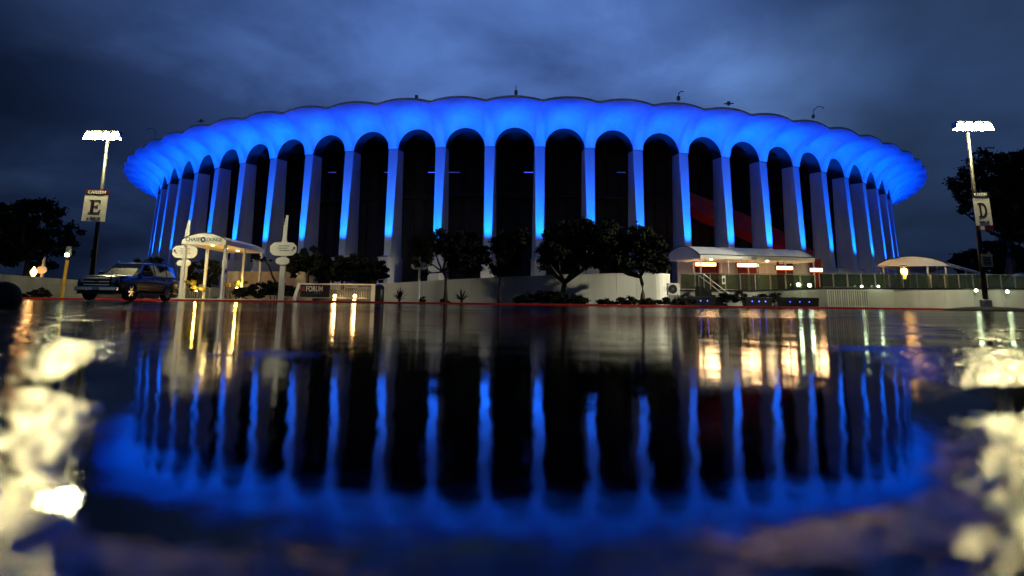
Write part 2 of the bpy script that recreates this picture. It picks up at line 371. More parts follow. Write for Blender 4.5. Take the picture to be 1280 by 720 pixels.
# arch reveal (2 m deep) with the spandrel's back
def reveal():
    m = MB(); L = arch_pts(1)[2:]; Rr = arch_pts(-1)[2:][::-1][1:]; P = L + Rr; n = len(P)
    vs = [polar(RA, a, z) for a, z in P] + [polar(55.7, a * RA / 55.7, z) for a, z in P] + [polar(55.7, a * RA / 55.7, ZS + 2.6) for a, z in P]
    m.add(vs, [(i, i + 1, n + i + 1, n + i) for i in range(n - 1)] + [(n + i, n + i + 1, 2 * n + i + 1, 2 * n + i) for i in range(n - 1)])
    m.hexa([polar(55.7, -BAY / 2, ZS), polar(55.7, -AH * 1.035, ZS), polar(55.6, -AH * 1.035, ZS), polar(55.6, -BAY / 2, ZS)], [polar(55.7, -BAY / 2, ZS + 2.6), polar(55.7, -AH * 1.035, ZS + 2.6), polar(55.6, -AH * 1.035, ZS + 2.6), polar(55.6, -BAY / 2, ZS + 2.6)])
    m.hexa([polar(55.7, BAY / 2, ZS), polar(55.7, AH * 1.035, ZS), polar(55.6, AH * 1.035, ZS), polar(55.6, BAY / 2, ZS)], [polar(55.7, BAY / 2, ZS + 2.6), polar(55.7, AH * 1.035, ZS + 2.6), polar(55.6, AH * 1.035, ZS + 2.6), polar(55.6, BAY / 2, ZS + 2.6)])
    return m.mesh('arch_reveal', 'reveal_shade')
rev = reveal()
def shaft():
    m = MB(); t0, t1 = ZP + .12, ZS - .012
    def sec(ro, wo, ri, wi, z): return [(-wo, -ro, z), (wo, -ro, z), (wi, -ri, z), (-wi, -ri, z)]
    return m.hexa(sec(57.40, .31, 55.7, .62, t0), sec(57.0, .455, 55.7, .46, t1)).mesh('pillar_shaft', 'precast')
shm = shaft()
def block():
    m = MB()
    def sec(ro, wo, ri, wi, z): return [(-wo, -ro, z), (wo, -ro, z), (wi, -ri, z), (-wi, -ri, z)]
    m.hexa(sec(58.25, .50, 55.5, .70, 0), sec(58.15, .46, 55.5, .66, ZP))
    m.hexa(sec(58.22, .52, 55.45, .70, ZP + .002), sec(58.22, .52, 55.45, .70, ZP + .10))
    return m.mesh('base_block', 'precast')
blm = block()
ulm = MB().box(-.22, .22, -58.05, -57.8, ZP + .10, ZP + .22).mesh('uplight', 'dark_metal')
uln = MB().box(-.19, .19, -58.02, -57.83, ZP + .221, ZP + .228).mesh('lens', 'uplight_lens')
flm = MB().box(-.35, .35, -59.7, -59.3, 0, .30).mesh('floodlight', 'dark_metal')
for k in range(NB):
    a = A0 + k * BAY; kk = k if k < NB / 2 else k - NB
    for mm in (cL, cR): link('canopy_panel', mm, arena).rotation_euler.z = a
    link('roof_rim', rimm, arena).rotation_euler.z = a
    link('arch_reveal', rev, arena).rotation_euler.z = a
    pa = a + BAY / 2
    s_ = link('pillar_shaft', shm, arena); s_.rotation_euler.z = pa
    link('base_block', blm, arena).rotation_euler.z = pa
    u = link('uplight', ulm, arena); u.rotation_euler.z = pa; link('lens', uln, u)
    if abs(kk) <= 17:
        L1 = lamp('pillar_beam', 'SPOT', polar(58.35, pa, ZP + .25), 12500 * random.uniform(.8, 1.2), (0, .11, 1), arena, spot_size=R(46), spot_blend=1, shadow_soft_size=.12)
        aim(L1, Vector(polar(57.3, pa, ZP + 6.0)) - Vector(polar(58.35, pa, ZP + .25)))
        L4 = lamp('shaft_beam', 'SPOT', polar(58.35, pa, ZP + .25), 14000 * random.uniform(.85, 1.15), (0, .10, 1), arena, spot_size=R(17), spot_blend=1, shadow_soft_size=.12)
        aim(L4, Vector(polar(57.1, pa, ZP + 9.0)) - Vector(polar(58.35, pa, ZP + .25)))
        link('floodlight', flm, arena).rotation_euler.z = a
        L2 = lamp('canopy_beam', 'SPOT', polar(59.5, a, .5), 8000 * random.uniform(.85, 1.15), (0, .042, 1), arena, spot_size=R(36), spot_blend=1, shadow_soft_size=.2)
        aim(L2, Vector(polar(58.6, a, ZE)) - Vector(polar(59.5, a, .5)))
        L3 = lamp('apex_beam', 'SPOT', polar(59.4, a, .5), 4600 * random.uniform(.7, 1.3), (0, .12, 1), arena, spot_size=R(17), spot_blend=1, shadow_soft_size=.2)
        aim(L3, Vector(polar(57.9, a, ZS + 2.0)) - Vector(polar(59.4, a, .5)))
# inside: dark concourse wall, ledges, soffit; roof on top
def ringmesh(prof, n=160):
    m = MB(); k = len(prof); vs = [polar(r, 2 * PI * i / n, z) for i in range(n) for r, z in prof]
    return m.add(vs, [(i * k + j, i * k + j + 1, ((i + 1) % n) * k + j + 1, ((i + 1) % n) * k + j) for i in range(n) for j in range(k - 1)])
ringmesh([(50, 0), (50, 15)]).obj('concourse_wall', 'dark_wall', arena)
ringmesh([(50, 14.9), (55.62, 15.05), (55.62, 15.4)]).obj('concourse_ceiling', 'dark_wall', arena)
ringmesh([(50.1, 9.6), (51.1, 9.6), (51.1, 9.75), (50.1, 9.75)]).obj('concourse_ledge', 'dark_metal', arena)
ringmesh([(.1, 17.2), (30, 16.9), (57.5, ZE + .56), (59.3, ZE + .56)]).obj('roof', 'roofing', arena)
ringmesh([(58.3, .0), (58.3, .45), (54, .45)]).obj('podium_step', 'plaster', arena)
# mullions on the concourse wall seen behind each arch
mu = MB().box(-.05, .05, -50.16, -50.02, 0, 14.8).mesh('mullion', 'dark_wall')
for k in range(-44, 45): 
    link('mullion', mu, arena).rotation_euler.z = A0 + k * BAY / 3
for i, (x0, x1) in enumerate([(535, 547), (655, 669), (560, 575), (771, 782), (410, 420), (480, 488)]):
    a, b = W(x0, 215.5, 60.2), W(x1, 215.5, 60.2); hw_ = (b.x - a.x) / 2
    o = MB().box(-hw_, hw_, -.03, .03, -.03, .03).obj('strip_light', 'strip_glow' if i < 2 else 'strip_faint', arena); o.location = (a + b) / 2 - arena.location
# added red band behind the right-hand arches, standing in for a reflection in glass
def red_band():
    m = MB(); n = 30; a0, a1 = R(17), R(40); vs = []
    for i in range(n + 1):
        q = i / n; a = a0 + (a1 - a0) * q; zt = np.interp(math.degrees(a), [11, 15.6, 31.4, 40], [12.9, 12.3, 8.6, 6.2]) - ZB; zb = np.interp(math.degrees(a), [11, 15.6, 21, 31.4, 40], [12.6, 11.2, 9.2, 6.9, 4.8]) - ZB
        for r, z in ((50.3, zb), (52.6, zb), (52.6, zt), (52.45, zt)): vs.append(polar(r, a, z))
    k = 4
    m.add(vs, [(i * k + j, i * k + j + 1, (i + 1) * k + j + 1, (i + 1) * k + j) for i in range(n) for j in range(k - 1)]); return m
red_band().obj('ramp', 'red_tint', arena)  # no real ramp: a shape added to carry the red reflection
for d in (19, 25, 31, 37):
    lamp('red_band_light', 'SPOT', polar(54.6, R(d), 1.0), 110, (1, .12, .05), arena, spot_size=R(80), spot_blend=1, shadow_soft_size=.3).rotation_euler = (PI - .35, 0, R(d))  # added red lamps that brighten the stand-in band
# rooftop aerials
for i, (px, py0, py1, hook) in enumerate([(645, 120, 106, 0), (849, 127, 115, 1), (912, 133, 129, 2), (1018, 149, 136, 3), (193, 178, 163, -1), (250, 154, 151, 2), (520, 126, 122, 0)]):
    Yr = {645: 50, 849: 53, 912: 57, 1018: 66, 193: 82, 250: 74, 520: 51}[px]
    b = W(px, py0, Yr) - arena.location; t_ = W(px, py1, Yr) - arena.location; m = MB()
    b.y += .0; m.tube([b + Vector((0, .2, .1)), t_ + Vector((0, .2, 0))], .035, 5); t_ = t_ + Vector((0, .2, 0)); m.box(b.x - .13, b.x + .13, b.y + .1, b.y + .36, b.z + .22, b.z + .55)
    if hook in (1, 3, -1):
        s_ = 1 if hook > 0 else -1; r_ = .35 if hook == 1 else .9
        m.tube([t_ - Vector((0, 0, .1)), t_ + Vector((s_ * r_ * .5, 0, .35 * r_)), t_ + Vector((s_ * r_, 0, .35 * r_)), t_ + Vector((s_ * r_ * 1.3, 0, .1))], .04, 5)
    if hook == 2: m.tube([t_ - Vector((.45, 0, 0)), t_ + Vector((.45, 0, .05))], .06, 5)
    m.obj('aerial', 'galvanised', arena)
# ------------------------------------------------------------------ walls
def wallmesh(pts, thick, back=(0, 1)):
    """a standing wall through (x, y, z_bottom, z_top) points, with thickness"""
    m = MB(); n = len(pts); P = [Vector((p[0], p[1])) for p in pts]; vs = []
    for i, p in enumerate(P):
        d = (P[min(i + 1, n - 1)] - P[max(i - 1, 0)]).normalized(); nn = Vector((-d.y, d.x)) * thick; q = p + nn; b, t_ = pts[i][2], pts[i][3]
        vs += [(p.x, p.y, b), (p.x, p.y, t_), (q.x, q.y, t_), (q.x, q.y, b)]
    m.add(vs, [(i * 4 + j, (i + 1) * 4 + j, (i + 1) * 4 + (j + 1) % 4, i * 4 + (j + 1) % 4) for i in range(n - 1) for j in range(4)] + [(0, 1, 2, 3), (n * 4 - 4, n * 4 - 1, n * 4 - 2, n * 4 - 3)])
    return m
cw = thing('garden_wall', 'tall pale plastered wall rising behind the kerb trees and ending in a round corner', 'wall', (0, 45, .49))
tops = [(470, 354.5, 46.2), (500, 353.5, 46), (560, 350, 45.6), (620, 347, 45.2), (700, 343.5, 44.7), (770, 342, 44.2), (820, 341.5, 43.9)]
pts = []
for px, py, Yw in tops:
    p = W(px, py, Yw); pts.append((p.x, p.y, .45, p.z))
lx, ly, _, lz = pts[-1]
for i in range(1, 9):
    a = PI / 2 * i / 8; pts.append((lx + 1.25 * math.sin(a), ly + 1.25 - 1.25 * math.cos(a), .45, lz))
pts.append((lx + 1.25, ly + 3.5, .45, lz))
loc = lambda ps, o: [(x - o[0], y - o[1], a - o[2], b - o[2]) for x, y, a, b in ps]
dm = []                                                    # densify and split into cast panels
for a, b in zip(pts[:6], pts[1:7]):
    for i in range(4): dm.append(tuple(a[k] + (b[k] - a[k]) * i / 4 for k in range(4)))
step = 2; LP = loc(dm + [pts[6]], (0, 45, .49)); RP = loc(pts[6:], (0, 45, .49))
for i in range(0, len(LP) - 1, step):
    seg = LP[i:i + step + 1]; a, b = seg[0], seg[-1]; sh = .012 / max(.1, (b[0] - a[0]))
    seg[0] = tuple(a[k] + (b[k] - a[k]) * sh for k in range(4)); wallmesh(seg, .25).obj('wall_panel', 'plaster', cw, bevel=.01)
wallmesh(RP, .25).obj('wall_panel', 'plaster', cw, smooth=False)
wallmesh([(x, y - .02, b - .06, b + .02) for x, y, a, b in LP], .29).obj('coping', 'plaster', cw)

# left boundary wall
lw = thing('boundary_wall', 'long grey stained wall at the far left behind the pickup and the yellow post', 'wall', (-30, 44, .49))
P0, P1 = W(-60, 338, 44), W(110, 351, 46)
for i in range(8):
    q0, q1 = i / 8, (i + 1) / 8
    a = P0.lerp(P1, q0); b = P0.lerp(P1, q1); wallmesh(loc([(a.x + .01, a.y, .4, a.z), (b.x - .01, b.y, .4, b.z)], (-30, 44, .49)), .2).obj('wall_panel', 'grey_wall', lw)
# warm wall behind the lounge canopy
ww = thing('lounge_wall', 'low beige wall lit warm between the lounge canopy and the dark hedge', 'wall', (-17, 49, ZB))
a, b = W(285, 339, 49.6), W(392, 338, 49.0)
wallmesh(loc([(a.x, a.y, .45, a.z), ((a.x + b.x) / 2, 49.4, .45, a.z), (b.x, b.y, .45, b.z - .1)], (-17, 49, ZB)), .2).obj('wall_face', 'warm_wall', ww)
# right terrace wall
rw = thing('terrace_wall', 'low white terrace wall running to the right edge under the glass railing', 'wall', (20, 44, .49))
TW = [(848, 364, 44.6), (940, 364, 44.6), (1030, 361, 44.6), (1085, 361, 44.4), (1180, 361.5, 44.2), (1290, 362, 44.0), (1420, 363, 43.6)]
tw = []
for px, py, Yw in TW:
    p = W(px, py, Yw); tw.append((p.x, p.y, .45, p.z))
TWT = tw
for i, (a, b) in enumerate(zip(tw[:-1], tw[1:])):
    n = 3
    for k in range(n):
        u = [a[j] + (b[j] - a[j]) * k / n for j in range(4)]; v = [a[j] + (b[j] - a[j]) * (k + 1) / n for j in range(4)]
        u[0] += .008; wallmesh(loc([u, v], (20, 44, .49)), .25).obj('wall_panel', 'grey_wall' if i < 3 else 'plaster', rw, bevel=.01)
wallmesh(loc([(x, y - .06, b, b + .09) for x, y, a, b in tw], (20, 44, .49)), .36).obj('coping', 'dark_metal', rw)

# ------------------------------------------------------------------ glass railings
def railing(label, ptsxy, zb, h, n, loc0):
    t_ = thing('glass_railing', label, 'railing', loc0, group=None); L = Vector(loc0)
    P = [Vector(p) for p in ptsxy]; tot = sum((b - a).length for a, b in zip(P, P[1:])); 
    def atd(d):
        for a, b in zip(P, P[1:]):
            l = (b - a).length
            if d <= l + 1e-6: return a + (b - a) * (d / l)
            d -= l
        return P[-1]
    for i in range(n):
        a, b = atd(tot * i / n), atd(tot * (i + 1) / n); d = (b - a).normalized(); nn = Vector((-d.y, d.x)) * .012
        a2, b2 = a + d * .05, b - d * .05
        q = [a2, b2, b2 + nn, a2 + nn]
        MB().hexa([(p.x - L.x, p.y - L.y, zb - L.z + .03) for p in q], [(p.x - L.x, p.y - L.y, zb - L.z + h - .06) for p in q]).obj('pane', 'rail_glass', t_)
        MB().box(a.x - .025 - L.x, a.x + .025 - L.x, a.y - .02 - L.y, a.y + .03 - L.y, zb - L.z, zb + h - L.z).obj('post', 'galvanised', t_)
    m = MB(); m.tube([(p.x - L.x, p.y - L.y, zb + h - L.z) for p in P], .025, 6); m.obj('handrail', 'galvanised', t_)
    return t_
zt = TWT[1][3] + .09
railing('glass railing along the heated patio between the awning posts', [(TWT[0][0] + .2, TWT[0][1] + .15), (TWT[2][0] - .5, TWT[2][1] + .15)], zt, 1.15, 9, (TWT[1][0], TWT[1][1], zt))
railing('long glass railing on the white terrace wall under the right canopy', [(TWT[2][0] - .2, TWT[2][1] + .15), (TWT[3][0], TWT[3][1] + .15), (TWT[5][0], TWT[5][1] + .15)], TWT[3][3] + .09, 1.0, 15, (TWT[4][0], TWT[4][1], TWT[4][3] + .09))
# stair with raking handrails between planter and wall
st = thing('patio_stair', 'dark open stair with slanting handrails rising to the heated patio', 'stair', (W(905, 378, 43).x, 43.3, .5))
for i in range(7): MB().box(-1.6 + i * .26, -1.3 + i * .26, -.2, .9, .0 if i == 0 else .0, (6 - i) * .19 + .19).obj('step', 'dark_metal', st)
for y in (-.25, .92):
    m = MB(); m.tube([(-2.1, y, 2.25), (-1.3, y, 2.15), (.35, y, .85), (.35, y, 0)], .03, 6); m.tube([(-1.3, y, 1.2), (-1.3, y, 2.15)], .025, 6); m.obj('handrail', 'galvanised', st)
# white picket fence panels in front of the low wall
fx0, fx1 = W(1034, 362, 43.6), W(1086, 378, 43.6)
pf = thing('picket_fence', 'short white barred fence in front of the terrace wall', 'fence', ((fx0.x + fx1.x) / 2, 43.6, .5))
hw = (fx1.x - fx0.x) / 2; fh = fx0.z - .5
for z in (.08, fh - .05): MB().box(-hw, hw, -.02, .02, z, z + .05).obj('rail', 'white_paint', pf)
for i in range(19): x = -hw + .02 + (2 * hw - .04) * i / 18; MB().box(x - (.03 if i % 3 == 0 else .014), x + (.03 if i % 3 == 0 else .014), -.016, .016, 0, fh - .001 * (i % 2)).obj('picket', 'white_paint', pf)
# left fence bars in front of grey wall
a, b = W(64, 356, 43), W(92, 373, 43)
lf = thing('bar_fence', 'short dark barred fence between the yellow post and the pickup', 'fence', ((a.x + b.x) / 2, 43, .5)); hw = (b.x - a.x) / 2; fh = a.z - .5
for z in (.1, fh - .05): MB().box(-hw, hw, -.02, .02, z, z + .05).obj('rail', 'galvanised', lf)
for i in range(10): x = -hw + .03 + (2 * hw - .06) * i / 9; MB().tube([(x, 0, 0), (x, 0, fh)], .018, 5).obj('picket', 'galvanised', lf)

# ------------------------------------------------------------------ arena sign gate
g0, g1 = W(369, 378, 42.2), W(466, 378, 42.2); gt = W(420, 354.5, 42.2).z
gc = Vector(((g0.x + g1.x) / 2, 42.2, .5)); hw = (g1.x - g0.x) / 2; gh = gt - .5
gate = thing('sign_gate', 'white framed gate with dark FORUM sign panel and a row of bars', 'gate', gc)
MB().hexa([(-hw - .22, -.06, 0), (-hw + .02, -.06, 0), (-hw + .02, .06, 0), (-hw - .22, .06, 0)], [(-hw + .10, -.06, gh), (-hw + .30, -.06, gh), (-hw + .30, .06, gh), (-hw + .10, .06, gh)]).obj('gate_post', 'white_paint', gate, bevel=.01)
MB().box(hw - .14, hw + .12, -.06, .06, 0, gh).obj('gate_post', 'white_paint', gate, bevel=.01)
MB().box(-hw + .302, hw - .145, -.05, .05, gh - .09, gh).obj('top_rail', 'white_paint', gate)
MB().box(-hw + .03, hw - .145, -.04, .04, .18, .26).obj('bottom_rail', 'galvanised', gate)
sgw = 1.95
MB().box(-hw + .31, -hw + .31 + sgw, -.03, .03, .262, gh - .095).obj('sign_panel', 'sign_black', gate)
nb = 24
for i in range(nb):
    x = -hw + .31 + sgw + .05 + (2 * hw - .31 - sgw - .25) * i / (nb - 1); MB().box(x - .02, x + .02, -.02, .02, .262, gh - .095).obj('bar', 'galvanised', gate)
tx = W(393, 361, 42.2); wf = (W(403, 361, 42).x - W(382.5, 361, 42).x)
text('lettering', 'FORUM', .5, 'white_paint', gate, Matrix.Translation((tx.x - gc.x + .02, -.045, tx.z - .5)) @ FACE, width=wf, height=.36)
text('lettering', 'inglewood', .2, 'ink_grey', gate, Matrix.Translation((tx.x - gc.x + .25, -.045, tx.z - .5 - .30)) @ FACE, width=.5, height=.09)
m = MB()
for i in range(4): m.box(tx.x - gc.x - wf / 2 - .34 + i * .012, tx.x - gc.x - wf / 2 - .06, -.045, -.032, tx.z - .5 - .14 + i * .075, tx.z - .5 - .10 + i * .075)
m.obj('emblem', 'ink_red' if 'ink_red' in M else 'red_tint', gate)
# dark round-topped bin beside the gate
bp = W(473, 378, 42.6); bn = thing('litter_bin', 'dark round topped litter bin beside the right post of the sign gate', 'bin', (bp.x, 42.6, .5))
MB().lathe([(.34, 0), (.36, .05), (.36, .85), (.34, .9)], 18).obj('bin_body', 'dark_metal', bn, True)
MB().lathe([(.37, .9), (.37, .95), (.30, 1.08), (.16, 1.16), (.03, 1.19)], 18).obj('dome_lid', 'dark_metal', bn, True)
# bollard lights in front of the gate
for i, (px, lab) in enumerate([(418.5, 'small warm bollard light before the gate, nearer the lettering'), (443.5, 'small warm bollard light before the gate, nearer the litter bin')]):
    p = W(px, 370, 41.4); b = thing('bollard_light', lab, 'bollard light', (p.x, 41.4, .5), group='bollard lights before the gate')
    MB().lathe([(.06, 0), (.05, .05), (.05, p.z - .5 - .16)], 10).obj('post', 'dark_metal', b)
    MB().lathe([(.05, p.z - .62), (.10, p.z - .58), (.10, p.z - .44), (.05, p.z - .40)], 12).obj('lamp_lens', 'warm_lamp', b, True)
    MB().box(-.07, .07, -.12, -.02, .06, .15).obj('lower_lens', 'warm_lamp', b)
    lamp('bollard_glow', 'POINT', (0, -.3, p.z - .5), 8, (1, .55, .2), b, shadow_soft_size=.15)

# ------------------------------------------------------------------ lounge canopy with arched fascia
A, B_ = W(229.5, 306, 41.6), W(281, 305, 41.2); zc = (A.z + B_.z) / 2; hw = (B_.x - A.x) / 2; ctr = Vector(((A.x + B_.x) / 2, 41.4, .5))
lc = thing('lounge_canopy', 'arched entrance canopy with CHASE LOUNGE fascia and warm lit ceiling', 'canopy', ctr)
h0 = zc - .5; Lc = 6.6; rise = (W(255, 293, 41.2).z - zc) - .18
def arc(w_, r_, n=16, z=0): return [(-w_ + 2 * w_ * i / n, z + r_ * math.sin(PI * i / n) ** .8 if 0 < i < n else z) for i in range(n + 1)]
top = arc(hw, rise, 16, h0 + .30)
MB().prism([(x, -.06, z) for x, z in [(-hw, h0)] + top + [(hw, h0)]], (0, .12, 0)).obj('fascia', 'sign_face', lc)
m = MB(); m.tube([(x, -.07, z + .01) for x, z in top], .03, 6); m.obj('fascia_trim', 'dark_metal', lc)
yy = -.075; cz = h0 + .30
text('lettering', 'CHASE', .3, 'ink_blue', lc, Matrix.Translation((-hw * .50, yy, cz + .02)) @ FACE, width=hw * .66, height=.26)
text('lettering', 'LOUNGE', .3, 'ink_grey', lc, Matrix.Translation((hw * .43, yy, cz + .02)) @ FACE, width=hw * .80, height=.24)
m = MB()                                                   # ring of four wedges round a square gap
for k in range(4):
    a = k * PI / 2; c, s_ = math.cos(a), math.sin(a)
    for poly in ([(-.07, .07), (.15, .07), (.10, .17), (-.07, .17)],):
        m.prism([(-.085 * hw / 1.0 * 0 - .06 + x * c - z * s_, yy, cz + .02 + x * s_ + z * c) for x, z in poly], (0, -.01, 0))
m.obj('emblem', 'ink_blue', lc)
MB().box(-hw, -hw + .08, .07, Lc, h0, h0 + .32).obj('side_fascia', 'white_paint', lc)
MB().box(hw - .08, hw, .07, Lc, h0, h0 + .32).obj('side_fascia', 'white_paint', lc)
MB().box(-hw + .085, hw - .085, Lc - .08, Lc, h0, h0 + .32).obj('side_fascia', 'white_paint', lc)
MB().box(-hw + .085, hw - .085, .07, Lc - .085, h0 + .06, h0 + .12).obj('ceiling', 'warm_wall', lc)
m = MB(); tt = [(x * .97, z - .03) for x, z in top]
m.add([(x, .07, z) for x, z in tt] + [(x, Lc - .1, z) for x, z in tt], [(i, i + 1, 18 + i, 17 + i) for i in range(16)]); m.obj('roof_skin', 'fabric', lc)
for x, y in ((-hw + .12, .25), (hw - .14, .25), (-hw + .12, 3.3), (hw - .14, 3.3), (-hw + .12, 6.3), (hw - .14, 6.3)):
    MB().box(x - .08, x + .08, y - .08, y + .08, 0 if y < 3 else .0, h0 + (.058 if abs(x) < hw else 0)).obj('post', 'white_paint', lc, bevel=.01)
    MB().box(x - .17, x + .17, y - .17, y + .17, 0, .12).obj('footing', 'white_paint', lc)
for y in (1.2, 3.2, 5.2):
    MB().lathe([(.10, h0 + .03), (.10, h0 + .058)], 12, (0, y, 0)).obj('downlight', 'warm_lamp', lc)
    l = lamp('ceiling_wash', 'POINT', (0, y, h0 - .5), 18, (1, .66, .22), lc, shadow_soft_size=.2)
struct(MB().box(ctr.x - hw - .6, ctr.x + hw + 3.0, KY + .35, KY + 9.5, .493, .56), 'lounge_path', 'white_paint')
# handrail loop under canopy
p = W(263, 368, 42.5); hr = MB(); hr.tube([(0, 0, 0), (0, 0, .75), (.12, 0, .95), (.45, 0, .9), (.7, .3, .7), (.7, .3, 0)], .028, 6); o = hr.obj('handrail', 'galvanised'); o.location = (p.x - .9, 42.5, .55)
tag(o, 'thin bent metal handrail under the lounge canopy', 'handrail')
# ------------------------------------------------------------------ direction pylons
def pylon(px, pybase, pytop, Yp, panels, label, arrow=0, wpost=7):
    b = W(px, pybase, Yp); top_ = W(px, pytop, Yp).z; k = Yp / 780
    base = Vector((b.x, Yp, .5)); t_ = thing('direction_pylon', label, 'sign', base, group='white direction pylons')
    H = top_ - .5; wp = wpost * k / 2; z1 = W(px, panels[0][0] - 3, Yp).z - .5
    MB().box(-wp, wp, -.09, .09, 0, z1).obj('post', 'white_paint', t_, bevel=.01)
    n = 4
    m = MB()
    for i in range(n): # stepped fin
        m.box(-wp * (.75 - .22 * i), wp * .75, -.07 + .01 * i, .07 - .01 * i, z1 + .002 if i == 0 else z1 + (H - z1) * (.45 + .14 * i), z1 + (H - z1) * (.59 + .14 * i) - .002 if i < n - 1 else H)
        if i == 0: pass
    m.obj('stepped_fin', 'white_paint', t_)
    for (y0, y1, wpx) in panels:
        za, zb = W(px, y1, Yp).z - .5, W(px, y0, Yp).z - .5; hw_ = wpx * k / 2; r_ = (zb - za) * .30
        poly = [(-hw_, za + r_), (-hw_ + r_ * .9, za + .03), (0, za - .02), (hw_ - r_ * .9, za + .03), (hw_, za + r_), (hw_, zb - r_), (hw_ - r_ * .9, zb - .03), (0, zb + .02), (-hw_ + r_ * .9, zb - .03), (-hw_, zb - r_)]
        pn = MB().prism([(x, -.17, z) for x, z in poly], (0, .07, 0)).obj('sign_panel', 'sign_face', t_, bevel=.01)
        if wpx > 18:
            m = MB(); hh = zb - za
            for r0, (x0, x1) in enumerate([(-.35, .42), (-.42, .30), (-.30, .48)]):
                x = x0 * hw_; zz_ = zb - hh * (.30 + .17 * r0)
                while x < x1 * hw_:
                    l_ = random.uniform(.05, .11); m.box(x, min(x + l_, x1 * hw_), -.178, -.172, zz_, zz_ + .055); x += l_ + .035
            m.obj('small_print', 'ink_grey', pn)['kind'] = 'stuff'
            sx = arrow * hw_ * .74; ar = MB(); ar.prism([(sx - .11, -.172, zb - hh * .62), (sx - .07, -.172, zb - hh * .66), (sx + .12 , -.172, zb - hh * .40), (sx + .08, -.172, zb - hh * .36)], (0, -.008, 0)); ar.prism([(sx + .13, -.172, zb - hh * .33), (sx - .03, -.172, zb - hh * .36), (sx + .12, -.172, zb - hh * .53)], (0, -.008, 0))
            if arrow < 0:
                ar = MB(); ar.prism([(sx + .11, -.172, zb - hh * .62), (sx + .07, -.172, zb - hh * .66), (sx - .12 , -.172, zb - hh * .40), (sx - .08, -.172, zb - hh * .36)], (0, -.008, 0)); ar.prism([(sx - .13, -.172, zb - hh * .33), (sx + .03, -.172, zb - hh * .36), (sx - .12, -.172, zb - hh * .53)], (0, -.008, 0))
            ar.obj('arrow', 'sign_black', pn)
    return t_
pylon(227, 372, 275, 44, [(307, 323, 31), (325, 333, 17)], 'white pylon sign with stepped top partly behind the lounge canopy', -1, 7)
pylon(351, 372, 269, 40.9, [(303, 320, 33), (322, 331, 17)], 'white pylon sign with stepped top right of the lounge canopy', 1, 6.5)
pylon(523, 380, 315, 42, [(328, 337, 20)], 'slim white sign post with one oval panel before the pale wall', 1, 2.6)
pylon(50, 366, 321, 50, [(333, 342, 13)], 'small distant white pylon sign above the grey wall', -1, 3)

# ------------------------------------------------------------------ heated patio with vaulted awning
n0 = W(875, 323, 44.9); f0 = W(832, 322, 47.6); r1 = W(1018, 327, 47.0)
zeave = 4.0; PO = Vector((n0.x, n0.y, ZB)); ax = Vector((r1.x - n0.x, r1.y - n0.y, 0)); ed = Vector((f0.x - n0.x, f0.y - n0.y, 0)); zl = [n0.z - ZB, r1.z - ZB]
aw = thing('vaulted_awning', 'long white vaulted awning over the patio with four glowing heaters', 'awning', PO)
def AP(u, v, z): # u along, v across
    q = ax * u + ed * v; return Vector((q.x, q.y, z + zl[0] + (zl[1] - zl[0]) * u))
na_, nu = 14, 24
def vault(u0, u1, n, off=0): 
    m = MB(); vs = [AP(u0 + (u1 - u0) * i / n, j / na_, .26 + off + (.74) * math.sin(PI * j / na_) ** .85) for i in range(n + 1) for j in range(na_ + 1)]; k = na_ + 1
    return m.add(vs, [(i * k + j, i * k + j + 1, (i + 1) * k + j + 1, (i + 1) * k + j) for i in range(n) for j in range(na_)])
for i in range(6): vault(i / 6 + .0008, (i + 1) / 6 - .0008, 3).obj('awning_panel', 'fabric', aw, True)
for u, nm in ((0, 'end_panel'), (1, 'end_panel')):
    m = MB(); vs = [AP(u, j / na_, .26 + .74 * math.sin(PI * j / na_) ** .85 - .01) for j in range(na_ + 1)] + [AP(u, 0, .02), AP(u, 1, .02)]
    m.prism(vs[:na_ + 1] + [vs[-1], vs[-2]], ax.normalized() * (.03 if u == 0 else -.03)); m.obj(nm, 'fabric', aw)
    m = MB(); m.tube([AP(u - (.002 if u == 0 else -.002), j / na_, .27 + .74 * math.sin(PI * j / na_) ** .85) for j in range(na_ + 1)], .035, 6); m.obj('end_hoop', 'dark_metal', aw)
for v in (-.01, 1.0):
    q = [AP(0, v, 0), AP(1, v, 0), AP(1, v + .02, 0), AP(0, v + .02, 0)]; MB().hexa(q, [p + Vector((0, 0, .28)) for p in q]).obj('valance', 'white_paint', aw)
    m = MB(); m.tube([AP(0, v, .30), AP(1, v, .30)], .03, 6); m.obj('gutter', 'dark_metal', aw)
for u in (.005, .24, .49, .74, .995):
    for v in (.01, .99):
        p = AP(u, v, 0); m = MB(); m.tube([(p.x, p.y, 0), (p.x, p.y, p.z)], .05, 8); m.obj('post', 'white_paint', aw)
    p, q = AP(u, .02, -.02), AP(u, .98, -.02); m = MB(); m.tube([p, q], .03, 6); m.obj('cross_beam', 'white_paint', aw)
